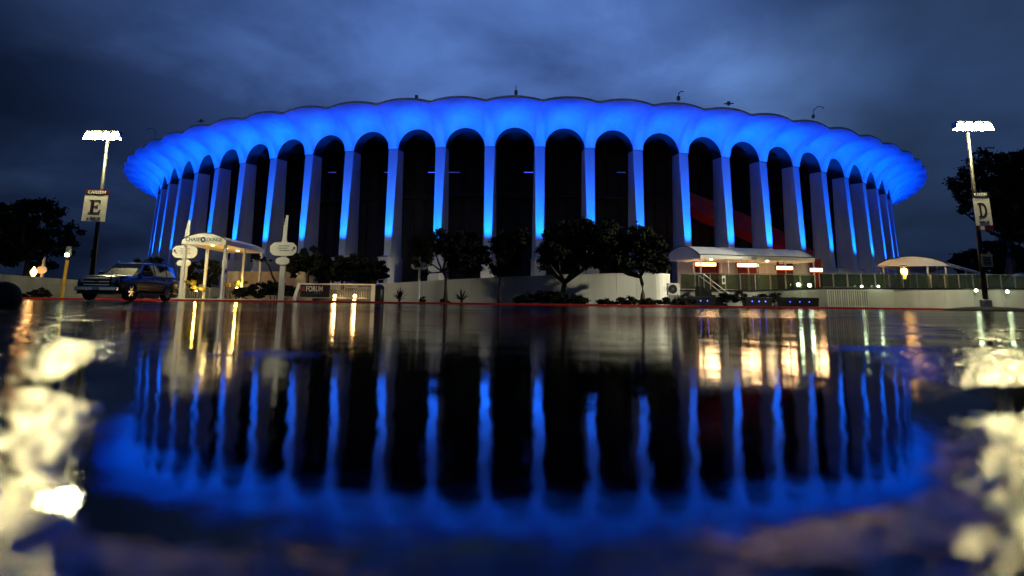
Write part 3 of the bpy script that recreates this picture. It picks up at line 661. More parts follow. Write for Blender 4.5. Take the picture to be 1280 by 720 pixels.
for px0, px1, py, lab in ((869, 895, 330.5, 'infrared patio heater bar at the left end under the vaulted awning'), (921.5, 948, 331.5, 'infrared patio heater bar second from the left under the vaulted awning'), (970.5, 991, 335, 'infrared patio heater bar third from the left under the vaulted awning'), (1012.5, 1028, 337.5, 'infrared patio heater bar at the right end just beyond the awning post')):
    Yh = 48.0; a, b = W(px0, py, Yh), W(px1, py, Yh); c = (a + b) / 2; hw_ = (b.x - a.x) / 2
    h_ = thing('patio_heater', lab, 'heater', (c.x, Yh, c.z), group='infrared heaters under the vaulted awning')
    MB().box(-hw_ - .06, hw_ + .06, .03, .16, -.16, .20).obj('reflector', 'dark_metal', h_, bevel=.01)
    MB().box(-hw_, hw_, -.03, .028, -.13, .13).obj('element', 'heater_glow', h_, bevel=.04)
    MB().box(-hw_ + .06, hw_ - .06, -.05, -.032, -.075, .075).obj('hot_rod', 'heater_core', h_)
    m = MB(); m.tube([(0, .1, .2), (0, .1, 4.0 + .75 - c.z + .3)], .02, 6); m.obj('hanger', 'dark_metal', h_)
    lamp('heater_light', 'POINT', (0, -.35, -.1), 34, (1, .42, .16), h_, shadow_soft_size=.3)
lamp('awning_wash', 'POINT', AP(.25, .5, -.3), 22, (1, .70, .38), aw, shadow_soft_size=.4)
lamp('awning_wash', 'POINT', AP(.75, .5, -.3), 22, (1, .70, .38), aw, shadow_soft_size=.4)
for u in (.25, .75): p = AP(u, .5, .1); MB().lathe([(.10, -.06), (.10, .02)], 10, p).obj('ceiling_lamp', 'warm_lamp', aw)
# rear screens between pillars: dark red curtains
for px0, px1, lab in ((869, 899, 'dark red curtain behind the leftmost patio heater'), (922, 949, 'dark red curtain behind the second patio heater'), (971, 992, 'dark red curtain behind the third patio heater'), (1012, 1028, 'dark red curtain behind the rightmost patio heater')):
    Yc = 49.4; a, b = W(px0, 327, Yc), W(px1, 342, Yc); m = MB(); n = 24; vs = []
    for i in range(n + 1):
        x = a.x + (b.x - a.x) * i / n - (a.x + b.x) / 2; y = .05 * math.sin(i * 1.9); vs += [(x, y, 0), (x, y, 2.9)]
    m.add(vs, [(2 * i, 2 * i + 2, 2 * i + 3, 2 * i + 1) for i in range(n)]); o = m.obj('curtain', 'curtain_cloth', None, True); o.location = ((a.x + b.x) / 2, Yc, ZB)
    sol = o.modifiers.new('thick', 'SOLIDIFY'); sol.thickness = .02
    tag(o, lab, 'curtain', 'dark red curtains behind the heaters')
# patio back wall
pbw = thing('patio_wall', 'pale panelled wall at the back of the heated patio', 'wall', (15, 49.7, ZB))
a, b = W(846, 330, 49.8), W(1010, 330, 49.8)
for i in range(9):
    x0 = a.x + (b.x - a.x) * i / 9 - 15; x1 = a.x + (b.x - a.x) * (i + 1) / 9 - 15; MB().box(x0 + .01, x1 - .01, 0, .12, 0, 3.0).obj('wall_panel', 'plaster', pbw)
# tables and chairs on patio, hardly visible: framed notice on the railing
p = W(904, 350, 44.5); o = MB().box(-.12, .12, -.02, .02, -.3, .3).obj('notice_board', 'sign_face'); o.location = (p.x, 44.4, p.z); tag(o, 'small white notice fixed to the railing above the stair', 'notice')
MB().box(-.06, .06, -.03, -.021, -.16, .12).obj('printed_block', 'sign_black', o)
p = W(890.5, 353, 45.4); o = thing('exit_lamp', 'tiny red lamp beside the stair behind the railing', 'lamp', (p.x, 45.4, p.z)); MB().lathe([(.03, -.09), (.09, 0), (.03, .09)], 10).obj('lens', 'red_led', o); MB().tube([(0, .05, -.9), (0, .05, 0)], .02, 6).obj('stem', 'dark_metal', o)

# right canopy
cA, cB, cC = W(1097, 334, 47.5), W(1186, 331, 46.6), W(1232, 334, 58)
rc = thing('arched_canopy', 'wide white barrel canopy at the far right over the terrace flame heater', 'canopy', ((cA.x + cB.x) / 2, 47, ZB)); O = rc.location.copy()
zz0 = (cA.z + cB.z) / 2 - ZB; rs = W(1145, 320.5, 47).z - ZB - zz0 - .1; n = 16; e0 = cA - O; e1 = cB - O; dp = Vector((cC.x - cB.x, cC.y - cB.y, 0))
def ra(i, d, z=0): q = e0.lerp(e1, i / n) + dp * d; return Vector((q.x, q.y, zz0 + .1 + rs * math.sin(PI * i / n) ** .75 + z if 0 < i < n else zz0 + .1 + z))
for k in range(5):
    m = MB(); m.add([ra(i, (k + .01 + .98 * d) / 5) for d in (0, 1) for i in range(n + 1)], [(i, i + 1, n + 2 + i, n + 1 + i) for i in range(n)]); m.obj('canopy_panel', 'fabric', rc, True)
m = MB(); m.prism([ra(i, 0, -.02) for i in range(n + 1)] + [Vector((e1.x, e1.y, zz0)), Vector((e0.x, e0.y, zz0))], (0, .04, 0)); m.obj('end_panel', 'fabric', rc)
m = MB(); m.tube([ra(i, -.002, .02) for i in range(n + 1)], .035, 6); m.obj('end_hoop', 'dark_metal', rc)
for q in (e0, e1): m = MB(); m.tube([Vector((q.x, q.y, zz0)), Vector((q.x, q.y, zz0)) + dp], .05, 6); m.obj('eave_beam', 'white_paint', rc)
for i, d in ((1, .02), (5, .02), (11, .02), (15, .02), (1, .5), (15, .5), (1, .98), (15, .98), (8, .5)):
    p = ra(i, d); m = MB(); m.tube([(p.x, p.y, 0), (p.x, p.y, p.z - .03)], .06, 8); m.obj('post', 'white_paint', rc)
p = W(1131.5, 354, 46.2); fh_ = thing('flame_heater', 'tall gas heater with a bright orange flame under the right canopy', 'heater', (p.x, 46.2, ZB))
z1, z2 = W(1131, 349, 46.2).z - ZB, W(1131, 335, 46.2).z - ZB
MB().lathe([(.22, 0), (.2, z1 - .1), (.24, z1)], 12).obj('gas_column', 'dark_metal', fh_)
MB().lathe([(.07, z1), (.13, z1 + .25 * (z2 - z1)), (.20, z1 + .55 * (z2 - z1)), (.22, z1 + .78 * (z2 - z1)), (.16, z1 + .93 * (z2 - z1)), (.03, z2)], 14).obj('flame', 'flame', fh_, True)
for k in range(4): a = PI / 4 + k * PI / 2; m = MB(); m.tube([(.24 * math.cos(a), .24 * math.sin(a), z1 - .05), (.27 * math.cos(a), .27 * math.sin(a), z2 + .1)], .012, 5); m.obj('cage_bar', 'dark_metal', fh_)
MB().lathe([(.34, z2 + .10), (.30, z2 + .16), (.02, z2 + .26)], 14).obj('heater_hood', 'galvanised', fh_)
lamp('flame_light', 'POINT', (0, -.4, z1 + .3), 55, (1, .5, .18), fh_, shadow_soft_size=.3)
# pale dome tents on terrace
for px0, px1, py0, py1, Yd, lab in ((1174, 1202, 342, 353, 54, 'pale blue dome tent under the right canopy'), (1256, 1290, 341.5, 352, 54, 'pale blue dome tent at the right edge beyond the letter D post')):
    a, b = W(px0, py1, Yd), W(px1, py1, Yd); r_ = (b.x - a.x) / 2; d = thing('dome_tent', lab, 'tent', ((a.x + b.x) / 2, Yd, ZB), group='pale dome tents on the terrace'); zt_ = W(px0, py0, Yd).z - ZB
    for k in range(8):
        m = MB(); vs = []; nn = 6
        for i in range(4):
            for j in range(nn + 1):
                a_ = (k + i / 3 * .985) * PI / 4; th = PI / 2 * j / nn; vs.append((r_ * math.cos(th) * math.cos(a_), r_ * math.cos(th) * math.sin(a_), zt_ * math.sin(th)))
        m.add(vs, [(i * 7 + j, (i + 1) * 7 + j, (i + 1) * 7 + j + 1, i * 7 + j + 1) for i in range(3) for j in range(nn)]); m.obj('tent_gore', 'fabric', d, True)
# green-white ground lights on the terrace wall
for px, py, Yg, lab, s_ in ((998, 356, 44.3, 'bright greenish floor lamp on the patio wall, left of a close pair', 1), (1012, 356.5, 44.3, 'bright greenish floor lamp on the patio wall, right of a close pair', 1), (1077, 358, 44.2, 'faint greenish lamp on the wall above the white barred fence', .5), (1098, 358, 44.2, 'faint greenish lamp on the wall left of the flame heater', .5), (1220, 363, 43.8, 'small lamp on the terrace wall left of the letter D post', .8), (1259, 364.5, 43.7, 'small lamp on the terrace wall right of the letter D post', .8)):
    p = W(px, py, Yg); o = thing('wall_lamp', lab, 'lamp', p, group='small lamps on the terrace wall'); r_ = .10 * s_ + .02
    MB().lathe([(r_ * .5, -.0), (r_, .02), (r_ * .9, -.05)], 12, axis='y').obj('lens', 'green_lamp', o); MB().box(-r_, r_, .03, .10, -r_, r_).obj('housing', 'dark_metal', o)
    lamp('wall_lamp_glow', 'POINT', (0, -.2, .05), 5 * s_, (.8, 1, .6), o, shadow_soft_size=.08)
# planters with blue led string
for px0, px1, py, Yp, lab in ((858, 892, 372, 42.6, 'long dark planter with blue lights below the stair'), (930, 962, 372, 42.6, 'dark planter with blue lights below the middle of the awning'), (974, 1020, 373, 42.4, 'long dark planter with blue lights under the greenish lamps')):
    a, b = W(px0, py, Yp), W(px1, py, Yp); hw_ = (b.x - a.x) / 2; o = thing('planter', lab, 'planter', ((a.x + b.x) / 2, Yp, .5), group='dark planters below the patio')
    MB().hexa([(-hw_, -.3, 0), (hw_, -.3, 0), (hw_, .3, 0), (-hw_, .3, 0)], [(-hw_ - .05, -.35, .62), (hw_ + .05, -.35, .62), (hw_ + .05, .35, .62), (-hw_ - .05, .35, .62)]).obj('trough', 'dark_metal', o, bevel=.02)
    MB().box(-hw_, hw_, -.28, .28, .60, .625).obj('soil_bed', 'soil', o)
    for k in range(3): x = hw_ * (-.55 + .5 * k + random.uniform(-.06, .06)); MB().lathe([(.02, -.40), (.04, -.37), (.02, -.34)], 8, (x, 0, .33), 'y').obj('blue_light', 'blue_led', o)
# air-conditioner
a, b = W(833.5, 354, 42.5), W(849, 369, 42.5); hw_ = (b.x - a.x) / 2; o = thing('air_conditioner', 'beige outdoor air conditioner on a stand at the round end of the wall', 'air conditioner', ((a.x + b.x) / 2, 42.5, .5))
zb_, zt_ = b.z - .5, a.z - .5
MB().box(-hw_, hw_, -.16, .16, zb_, zt_).obj('casing', 'plaster', o, bevel=.02)
MB().lathe([(.26, -.165), (.28, -.185), (.30, -.165)], 24, (-.05, 0, (zb_ + zt_) / 2), 'y').obj('fan_ring', 'dark_metal', o)
MB().lathe([(.25, -.166), (.25, -.17)], 24, (-.05, 0, (zb_ + zt_) / 2), 'y').obj('fan_opening', 'sign_black', o)
for k in range(6): a_ = k * PI / 6; m = MB(); m.tube([(-.05 - .25 * math.cos(a_), -.18, (zb_ + zt_) / 2 - .25 * math.sin(a_)), (-.05 + .25 * math.cos(a_), -.18, (zb_ + zt_) / 2 + .25 * math.sin(a_))], .006, 4); m.obj('grille_bar', 'galvanised', o)
for x in (-hw_ * .6, hw_ * .6): MB().box(x - .03, x + .03, -.12, .12, 0, zb_).obj('stand_leg', 'galvanised', o)
# ------------------------------------------------------------------ trees and plants
def leaves(centres, radii, count, size, seed, flat=.75):
    """a crown of small leaf-sized faces gathered round many clump centres"""
    rs = np.random.RandomState(seed); V, Fc = [], []
    nc = max(10, count // 90); cl = []
    wts = np.array([r[0] * r[1] * r[2] for r in radii]); wts = wts / wts.sum()
    for _ in range(nc):
        k = rs.choice(len(centres), p=wts); d = rs.normal(size=3); d /= np.linalg.norm(d); q = rs.uniform(.35, 1.0) ** .5
        cl.append((np.array(centres[k]) + d * np.array(radii[k]) * q, rs.uniform(.55, 1.25)))
    C = np.array([c for c, _ in cl]); Q = np.array([q for _, q in cl]); idx = rs.randint(0, nc, count)
    sc = (float(np.mean(radii)) * .16)
    P = C[idx] + rs.normal(size=(count, 3)) * sc * Q[idx][:, None] * np.array([1, 1, flat])
    a = rs.normal(size=(count, 3)); a /= np.linalg.norm(a, axis=1)[:, None]; b = rs.normal(size=(count, 3)); b -= a * (a * b).sum(1)[:, None]; b /= np.linalg.norm(b, axis=1)[:, None]
    s_ = size * rs.uniform(.6, 1.3, (count, 1))
    v = np.stack([P - a * s_, P - b * s_ * .5, P + a * s_, P + b * s_ * .5], 1).reshape(-1, 3)
    me = bpy.data.meshes.new('crown'); me.vertices.add(len(v)); me.vertices.foreach_set('co', v.ravel())
    me.loops.add(count * 4); me.loops.foreach_set('vertex_index', np.arange(count * 4, dtype=np.int32)); me.polygons.add(count); me.polygons.foreach_set('loop_start', np.arange(0, count * 4, 4, dtype=np.int32)); me.update(calc_edges=True)
    return me, C
def tree(name, label, base, trunk, crowns, count, size, seed, m='leaf', rt=.16, cat='tree', group=None):
    """trunk: points relative to base; crowns: (centre, radii) relative to base"""
    t_ = thing(name, label, cat, base, group=group); rs = random.Random(seed)
    me, C = leaves([c for c, _ in crowns], [r for _, r in crowns], count, size, seed); me.materials.append(M[m]); link('crown', me, t_)
    tb = MB(); n = len(trunk); tb.tube(trunk, [rt * (1 - .45 * i / (n - 1)) * (1.35 if i == 0 else 1) for i in range(n)], 8)
    tb.obj('trunk', 'bark', t_, True); top_ = Vector(trunk[-1])
    picks = [C[i] for i in rs.sample(range(len(C)), min(len(C), 9))]
    for c in picks:
        c = Vector(c); mid = top_.lerp(c, .5) + Vector((rs.uniform(-.2, .2), rs.uniform(-.2, .2), -.12 * (c - top_).length))
        lb = MB(); lb.tube([top_ - Vector((0, 0, .1)), mid, c], [rt * .5, rt * .3, rt * .1], 6); lb.obj('limb', 'bark', t_, True)
    return t_
def px_tree(name, label, px, pyb, Yt, trunk_px, blobs, count, size, seed, depth=.8, **k):
    """blobs: (px, py, rx_px, ry_px) in the photograph at distance Yt"""
    s_ = Yt / 780; b = W(px, pyb, Yt); zb_ = k.pop('zb', .5); base = Vector((b.x, Yt, zb_))
    tr = [Vector((0, 0, 0))] + [W(x, y, Yt) - base for x, y in trunk_px]
    tr = [Vector((p.x, p.y + random.uniform(-.1, .1), p.z)) for p in tr]; rs = random.Random(seed)
    cr_ = [((W(x, y, Yt) - base) + Vector((0, rs.uniform(-.5, .5) * depth, 0)), (rx * s_ * .86, max(rx, ry) * s_ * depth, ry * s_ * .86)) for x, y, rx, ry in blobs]
    return tree(name, label, base, tr, cr_, count, size, seed, **k)
TG = 'small kerbside trees before the pale wall'
px_tree('street_tree', 'slim tree whose forked trunk stands just right of the slim sign post', 557, 378, 42.2, [(557, 362), (557, 346), (553, 338)], [(533, 308, 22, 22), (545, 300, 20, 16), (524, 322, 14, 20), (572, 312, 24, 24), (590, 305, 20, 18), (582, 330, 22, 16), (530, 343, 10, 8), (600, 322, 12, 20)], 15000, .115, 1, rt=.13, group=TG)
px_tree('street_tree', 'slim tree with straight thin trunk and narrow crown, second from left before the wall', 624, 379, 42.4, [(624, 362), (625, 346), (626, 338)], [(628, 305, 14, 22), (640, 320, 20, 20), (648, 300, 16, 18), (622, 330, 14, 14)], 9000, .115, 2, rt=.11, group=TG)
px_tree('street_tree', 'broad dark tree with thick low forking trunk above the long clipped hedge', 703, 378, 42.0, [(703, 368), (705, 358), (706, 352)], [(690, 318, 24, 16), (700, 295, 26, 18), (725, 290, 22, 20), (738, 312, 22, 26), (712, 325, 24, 14), (682, 330, 13, 9), (758, 300, 16, 30), (755, 330, 16, 16)], 20000, .12, 3, rt=.27, group=TG)
px_tree('street_tree', 'dark tree with dense black crown left of the vaulted awning', 803, 380, 41.6, [(804, 368), (803, 355), (800, 345)], [(790, 318, 26, 22), (806, 305, 24, 18), (818, 325, 16, 22), (775, 330, 20, 14), (794, 290, 9, 18), (808, 300, 14, 20), (770, 308, 16, 22), (830, 332, 8, 14)], 18000, .12, 4, rt=.17, group=TG)
# the shadowy row behind the gate and the lounge
px_tree('garden_tree', 'dark bushy tree behind the sign gate, left one of three', 385, 355, 47, [(385, 345), (385, 338)], [(375, 330, 22, 16), (388, 322, 16, 14), (362, 340, 10, 12), (402, 336, 18, 14)], 8000, .13, 5, rt=.12, m='leaf_dark', group='dark trees behind the sign gate', zb=ZB)
px_tree('garden_tree', 'dark bushy tree behind the sign gate, middle one of three', 428, 355, 47.5, [(428, 345), (428, 340)], [(425, 332, 20, 12), (440, 328, 14, 12), (412, 340, 14, 10), (430, 344, 22, 8)], 8000, .13, 6, rt=.12, m='leaf_dark', group='dark trees behind the sign gate', zb=ZB)
px_tree('garden_tree', 'dark bushy tree behind the sign gate, nearest the bin', 466, 355, 47.2, [(466, 345), (466, 340)], [(460, 334, 18, 14), (474, 338, 14, 14), (450, 345, 14, 7), (478, 346, 8, 8)], 8000, .13, 7, rt=.12, m='leaf_dark', group='dark trees behind the sign gate', zb=ZB)
px_tree('garden_shrub', 'dark loose shrub behind the pickup under the left pillars', 180, 350, 47, [(180, 345), (180, 338)], [(172, 332, 16, 9), (190, 330, 14, 9), (160, 340, 14, 8), (186, 340, 22, 9)], 6000, .13, 8, rt=.10, m='leaf_dark', cat='shrub')
px_tree('garden_shrub', 'dark leafy shrub between the left pylon sign and the lounge post', 255, 358, 46, [(255, 350), (255, 344)], [(245, 338, 14, 12), (262, 334, 14, 12), (250, 352, 20, 10), (272, 345, 10, 12)], 7000, .12, 9, rt=.10, m='leaf_dark', cat='shrub')
px_tree('bare_tree', 'small crooked bare tree behind the right pylon sign', 348, 366, 46.5, [(346, 355), (340, 345), (336, 332), (330, 325)], [(326, 323, 9, 3), (342, 326, 9, 3)], 260, .09, 12, rt=.09, m='leaf_dark')
# far dark trees
px_tree('park_tree', 'large dark tree at the left edge behind the grey wall', 34, 366, 58, [(34, 345), (36, 320)], [(10, 290, 30, 44), (35, 275, 30, 30), (55, 262, 20, 18), (70, 300, 24, 26), (90, 297, 13, 14), (30, 320, 36, 20), (76, 282, 14, 16), (64, 325, 16, 10), (100, 294, 7, 6), (-20, 290, 30, 50)], 26000, .19, 20, rt=.4, m='leaf_dark')
px_tree('park_tree', 'tall dark tree at the right edge behind the letter D post', 1262, 366, 62, [(1262, 345), (1264, 320), (1262, 300)], [(1215, 210, 22, 16), (1240, 205, 30, 20), (1270, 215, 36, 30), (1205, 235, 20, 14), (1230, 250, 34, 24), (1265, 262, 36, 30), (1250, 225, 30, 22), (1196, 228, 10, 7), (1218, 262, 18, 13), (1275, 300, 30, 30), (1300, 240, 30, 60)], 30000, .20, 21, rt=.5, m='leaf_dark')
px_tree('park_tree', 'lower dark tree on the horizon beneath the letter D sign', 1222, 352, 75, [(1222, 345), (1222, 335)], [(1215, 325, 24, 16), (1240, 318, 24, 20), (1262, 328, 30, 20), (1200, 335, 10, 8)], 9000, .26, 22, rt=.35, m='leaf_dark')
# hedges and low bushes
def bush(name, label, pxc, pyb, Yb, blobs, count, size, seed, m='leaf_dark', cat='bush', group=None, zb=.5):
    b = W(pxc, pyb, Yb); base = Vector((b.x, Yb, zb)); t_ = thing(name, label, cat, base, group=group); s_ = Yb / 780
    me, C = leaves([(W(x, y, Yb) - base) for x, y, rx, ry in blobs], [(rx * s_, .55, ry * s_) for x, y, rx, ry in blobs], count, size, seed, .6); me.materials.append(M[m]); link('foliage', me, t_)
    m2 = MB(); rs = random.Random(seed)
    for c in rs.sample(list(C), min(8, len(C))): m2.tube([(c[0] * .6, c[1] * .5, 0), tuple(c)], [.03, .01], 5)
    m2.obj('stem', 'bark', t_)['kind'] = 'stuff'; return t_
bush('clipped_hedge', 'long low black hedge at the foot of the broad forked tree', 688, 381, 41.4, [(660, 373, 14, 6), (685, 371, 22, 7), (712, 374, 18, 6), (728, 377, 8, 4), (648, 377, 8, 4)], 14000, .075, 31, cat='hedge')
bush('clipped_hedge', 'low thin hedge between the forked tree and the tree left of the awning', 775, 381, 41.5, [(760, 378, 14, 3), (785, 376, 16, 4), (810, 378, 12, 4), (832, 376, 14, 4), (855, 377, 14, 4)], 9000, .07, 32, cat='hedge')
bush('clipped_hedge', 'dark hedge in front of the lounge canopy below the warm wall', 342, 373, 43.4, [(325, 362, 16, 9), (345, 361, 18, 8), (362, 364, 8, 7), (305, 366, 14, 5)], 10000, .09, 33, cat='hedge')
bush('low_bush', 'small rounded bush at the foot of the slim sign post', 527, 380, 42.3, [(527, 375, 4, 4)], 700, .06, 34)
bush('low_bush', 'small dark mound at the foot of the slim forked tree', 555, 380, 41.9, [(556, 377, 6, 3)], 800, .06, 35)
bush('low_bush', 'low bush at the foot of the grey wall by the yellow post', 45, 374, 42, [(50, 368, 10, 7), (20, 371, 14, 5), (38, 372, 12, 4)], 5000, .08, 36)
bush('low_bush', 'tangle of dark planting below the awning between the planters', 915, 377, 43.0, [(900, 372, 14, 5), (922, 371, 10, 7), (950, 373, 12, 5), (880, 375, 16, 4), (970, 373, 9, 6), (1000, 376, 24, 3)], 9000, .07, 37)
bush('lit_bush', 'yellow lit bush beneath the left side of the lounge canopy', 246, 368, 43.8, [(246, 356, 7, 6), (240, 352, 5, 4), (252, 360, 4, 5)], 800, .09, 38, 'leaf_yellow')
bush('lit_bush', 'yellow lit flowering bush beneath the right side of the lounge canopy', 298, 368, 45.0, [(292, 355, 7, 3), (302, 354, 5, 4), (284, 357, 4, 3)], 800, .09, 39, 'leaf_yellow')
for x, y, Yq, e_, lab in ((245.5, 365, 43.2, 70, 'small warm spotlight under the yellow lit bush at the left of the lounge'), (296, 361, 44.3, 60, 'small warm spotlight under the flowering bush at the right of the lounge')):
    p = W(x, y, Yq); o = thing('garden_spotlight', lab, 'spotlight', (p.x, Yq, .55), group='garden spotlights under the lounge bushes'); MB().lathe([(.05, 0), (.05, p.z - .62), (.10, p.z - .58), (.11, p.z - .50)], 10).obj('housing', 'dark_metal', o)
    MB().lathe([(.09, p.z - .498), (.07, p.z - .46), (.02, p.z - .44)], 10).obj('lens', 'warm_lamp', o)
    lamp('spotlight_beam', 'POINT', (0, .0, p.z - .25), e_, (1, .66, .10), o, shadow_soft_size=.08)
# agaves
def agave(px, py, Ya, h, label, seed):
    b = W(px, py, Ya); t_ = thing('spiky_plant', label, 'plant', (b.x, Ya, .5), group='spiky plants at the foot of the pale wall'); rs = random.Random(seed)
    for k in range(26):
        a = rs.uniform(0, 2 * PI); el_ = rs.uniform(.25, 1.45); L_ = h * rs.uniform(.7, 1.1); d = Vector((math.cos(a) * math.cos(el_), math.sin(a) * math.cos(el_), math.sin(el_))); sd = Vector((-math.sin(a), math.cos(a), 0)) * .05
        o_ = d * .05 + Vector((0, 0, .12)); p1 = o_ + d * L_ * .5 + Vector((0, 0, .02)); p2 = o_ + d * L_ - Vector((0, 0, .12 * math.cos(el_)))
        MB().add([o_ - sd * .7, o_ + sd * .7, p1 + sd, p1 - sd, p2, p1 + Vector((0, 0, -.03))], [(0, 1, 2, 3), (3, 2, 4), (0, 3, 5), (1, 5, 2), (3, 4, 5), (2, 5, 4), (0, 5, 1)]).obj('leaf_blade', 'leaf_dark', t_)
    MB().lathe([(.08, 0), (.10, .12), (.05, .2)], 8).obj('stem', 'bark', t_)
agave(499, 379, 42.5, .95, 'spiky dark plant left of the slim sign post', 1); agave(577, 379, 42.5, .8, 'spiky dark plant between the two slim trees', 2)
agave(932, 375, 43.2, .75, 'spiky dark plant below the middle of the patio railing', 3)

# ------------------------------------------------------------------ parking lot light masts
def serif_E(): # slab-serif capitals as outlines in a unit box
    return [(0, 0), (.92, 0), (1, .30), (.92, .30), (.78, .09), (.42, .07), (.42, .47), (.60, .47), (.66, .36), (.72, .36), (.72, .66), (.66, .66), (.60, .55), (.42, .55), (.42, .93), (.74, .91), (.86, .74), (.93, .74), (.90, 1), (0, 1), (0, .94), (.14, .92), (.14, .08), (0, .06)]
def mast(px, pyb, pyt, Ym, sgn, letter, label, tilt):
    """sgn: sign board pixel box"""
    mid = W((px), 300, Ym); zb_ = zg(mid.x, Ym) - .02 if letter == 'E' else .42
    base = Vector((mid.x, Ym, zb_)); t_ = thing('light_mast', label, 'light mast', base, group='parking lot light masts'); H = W(px, pyt, Ym).z - zb_
    MB().lathe([(.28, 0), (.28, .5), (.24, .55)], 16).obj('footing', 'kerb_mat', t_)
    m = MB(); m.tube([(0, 0, .5), (0, 0, H * .5), (0, 0, H - .1)], [.14, .11, .08], 12); m.obj('pole', 'pole_paint', t_, True)
    m = MB(); m.tube([(-.95, -.3, H - .1), (.95, -.3, H - .1)], .04, 8); m.tube([(0, 0, H - .1), (0, -.3, H - .1)], .05, 8); m.obj('cross_arm', 'pole_paint', t_)
    for k, x in enumerate((-.78, -.27, .27, .78)):
        h_ = MB().box(x - .20, x + .20, -.58, -.10, H - .06, H + .34).obj('lamp_head', 'galvanised', t_, bevel=.02)
        Mx = Matrix.Translation((x, -.60, H + .02)) @ Matrix.Rotation(R(-24), 4, 'X')
        MB().box(-.19, .19, -.04, .0, -.28, .32, Mx).obj('lens', 'flood_lens', h_)
        Mx = Matrix.Translation((x, -.34, H - .08)) @ Matrix.Rotation(R((58 if letter == 'D' else -58) if k % 2 else 0), 4, 'Z') @ Matrix.Rotation(R(80), 4, 'X')
        MB().box(-.20, .20, .0, .012, -.18, .18, Mx).obj('lens', 'flood_lens_down', h_)
    # the cut-off beams thrown down behind the mast, on to the walls
    for tgt, e_, half in (([((2, 44.5, 1.4), 17000, 15), ((13, 44.5, 1.4), 9000, 15), ((34, 44, 1.0), 1700, 26)]) if letter == 'D' else [((-22, 45, 1.2), 1300, 26), ((-10, 46, 1.5), 2600, 15)]):
        o_ = Vector((0, .3, H - .2)); d_ = Vector(tgt) - base - o_; el_ = math.atan2(d_.z, math.hypot(d_.x, d_.y)); l = lamp('mast_beam', 'SPOT', o_, e_, (1., .93, .66), t_, spot_size=R(2 * half), spot_blend=.45, shadow_soft_size=.25)
        el_ = min(el_, -R(half + 1)); hd = Vector((d_.x, d_.y, 0)).normalized(); aim(l, hd * math.cos(el_) + Vector((0, 0, math.sin(el_))))
    a, b = W(sgn[0], sgn[1], Ym - .2), W(sgn[2], sgn[3], Ym - .2); w_, h_ = (b.x - a.x) / 2, (a.z - b.z); cx_ = (a.x + b.x) / 2 - base.x; zt_ = a.z - zb_
    Rt = Matrix.Translation((cx_, -.2, zt_ - h_)) @ Matrix.Rotation(R(tilt), 4, 'Y')
    bd = MB().box(-w_, w_, -.02, .02, 0, h_ - .31, Rt).obj('sign_board', 'sign_face', t_)
    MB().box(-w_ - .01, w_ + .01, -.025, .025, h_ - .308, h_, Rt).obj('sign_header', 'sign_maroon' if letter == 'E' else 'sign_black', t_)
    MB().box(-.18 - cx_ * 0, .18, .021, .10, h_ * .3, h_ * .36, Rt).obj('bracket', 'galvanised', t_)
    text('lettering', 'KAREEM', .3, 'sign_face', t_, Rt @ Matrix.Translation((0, -.03, h_ - .155)) @ FACE, width=w_ * 1.5, height=.19)
    lh = (h_ - .3) * .50; lw_ = w_ * 1.05; z0_ = (h_ - .3) * .30
    if letter == 'E':
        m = MB(); m.prism([Rt @ Vector((-lw_ / 2 + x * lw_, -.022, z0_ + z * lh)) for x, z in serif_E()], Rt.to_3x3() @ Vector((0, -.008, 0))); m.obj('letter', 'letter_ink', t_)
    else:
        m = MB(); n = 18; fr_ = lambda x, z: Rt @ Vector((-lw_ / 2 + x * lw_, -.022, z0_ + z * lh)); dv = Rt.to_3x3() @ Vector((0, -.008, 0))
        m.prism([fr_(.14, .05), fr_(.36, .05), fr_(.36, .95), fr_(.14, .95)], dv)
        for z0s, z1s in ((0, .07), (.93, 1)): m.prism([fr_(0, z0s), fr_(.46, z0s), fr_(.46, z1s), fr_(0, z1s)], dv * 1.01)
        for i in range(n):
            t0_, t1_ = -PI / 2 + PI * i / n, -PI / 2 + PI * (i + 1) / n
            def oo(t, r): return (.45 + (.55 if r else .32) * math.cos(t), .5 + (.5 if r else .43) * math.sin(t))
            m.prism([fr_(*oo(t0_, 1)), fr_(*oo(t1_, 1)), fr_(*oo(t1_, 0)), fr_(*oo(t0_, 0))], dv * .99)
        m.obj('letter', 'letter_ink', t_)
    text('lettering', 'at FORUM' if letter == 'E' else 'FORUM', .2, 'sign_black', t_, Rt @ Matrix.Translation((0, -.03, (h_ - .3) * .12)) @ FACE, width=w_ * 1.15, height=.15)
    if letter == 'D':
        MB().box(-w_ + .1, w_, -.03, .01, -.27, -.004, Rt).obj('sign_strip', 'sign_maroon', t_)
        MB().box(-w_ + .17, -w_ + .42, -.04, -.031, -.24, -.04, Rt).obj('strip_mark', 'sign_face', t_)
        p = W(1233, 325.5, Ym - .15) - base; MB().box(p.x - .31, p.x + .31, -.20, -.17, p.z - .36, p.z + .36).obj('notice_plate', 'ink_grey', t_)
        for k in range(3): MB().box(p.x - .22, p.x + .22, -.208, -.201, p.z - .18 + k * .17, p.z - .13 + k * .17).obj('printed_line', 'sign_black', t_)
        # concrete island round the base is separate
    else:
        p = W(116, 317, Ym) - base; MB().box(p.x - .07, p.x + .09, -.1, .1, p.z - .25, p.z + .25).obj('control_box', 'dark_metal', t_)
    return t_
mast(120, 372, 173, 36, (106.5, 237, 131, 277), 'E', 'tall light mast with the white letter E board at the left', 1.5)
mast(1224, 388, 162, 35, (1216, 240, 1241, 282), 'D', 'tall light mast with the white letter D board at the right', -2.0)
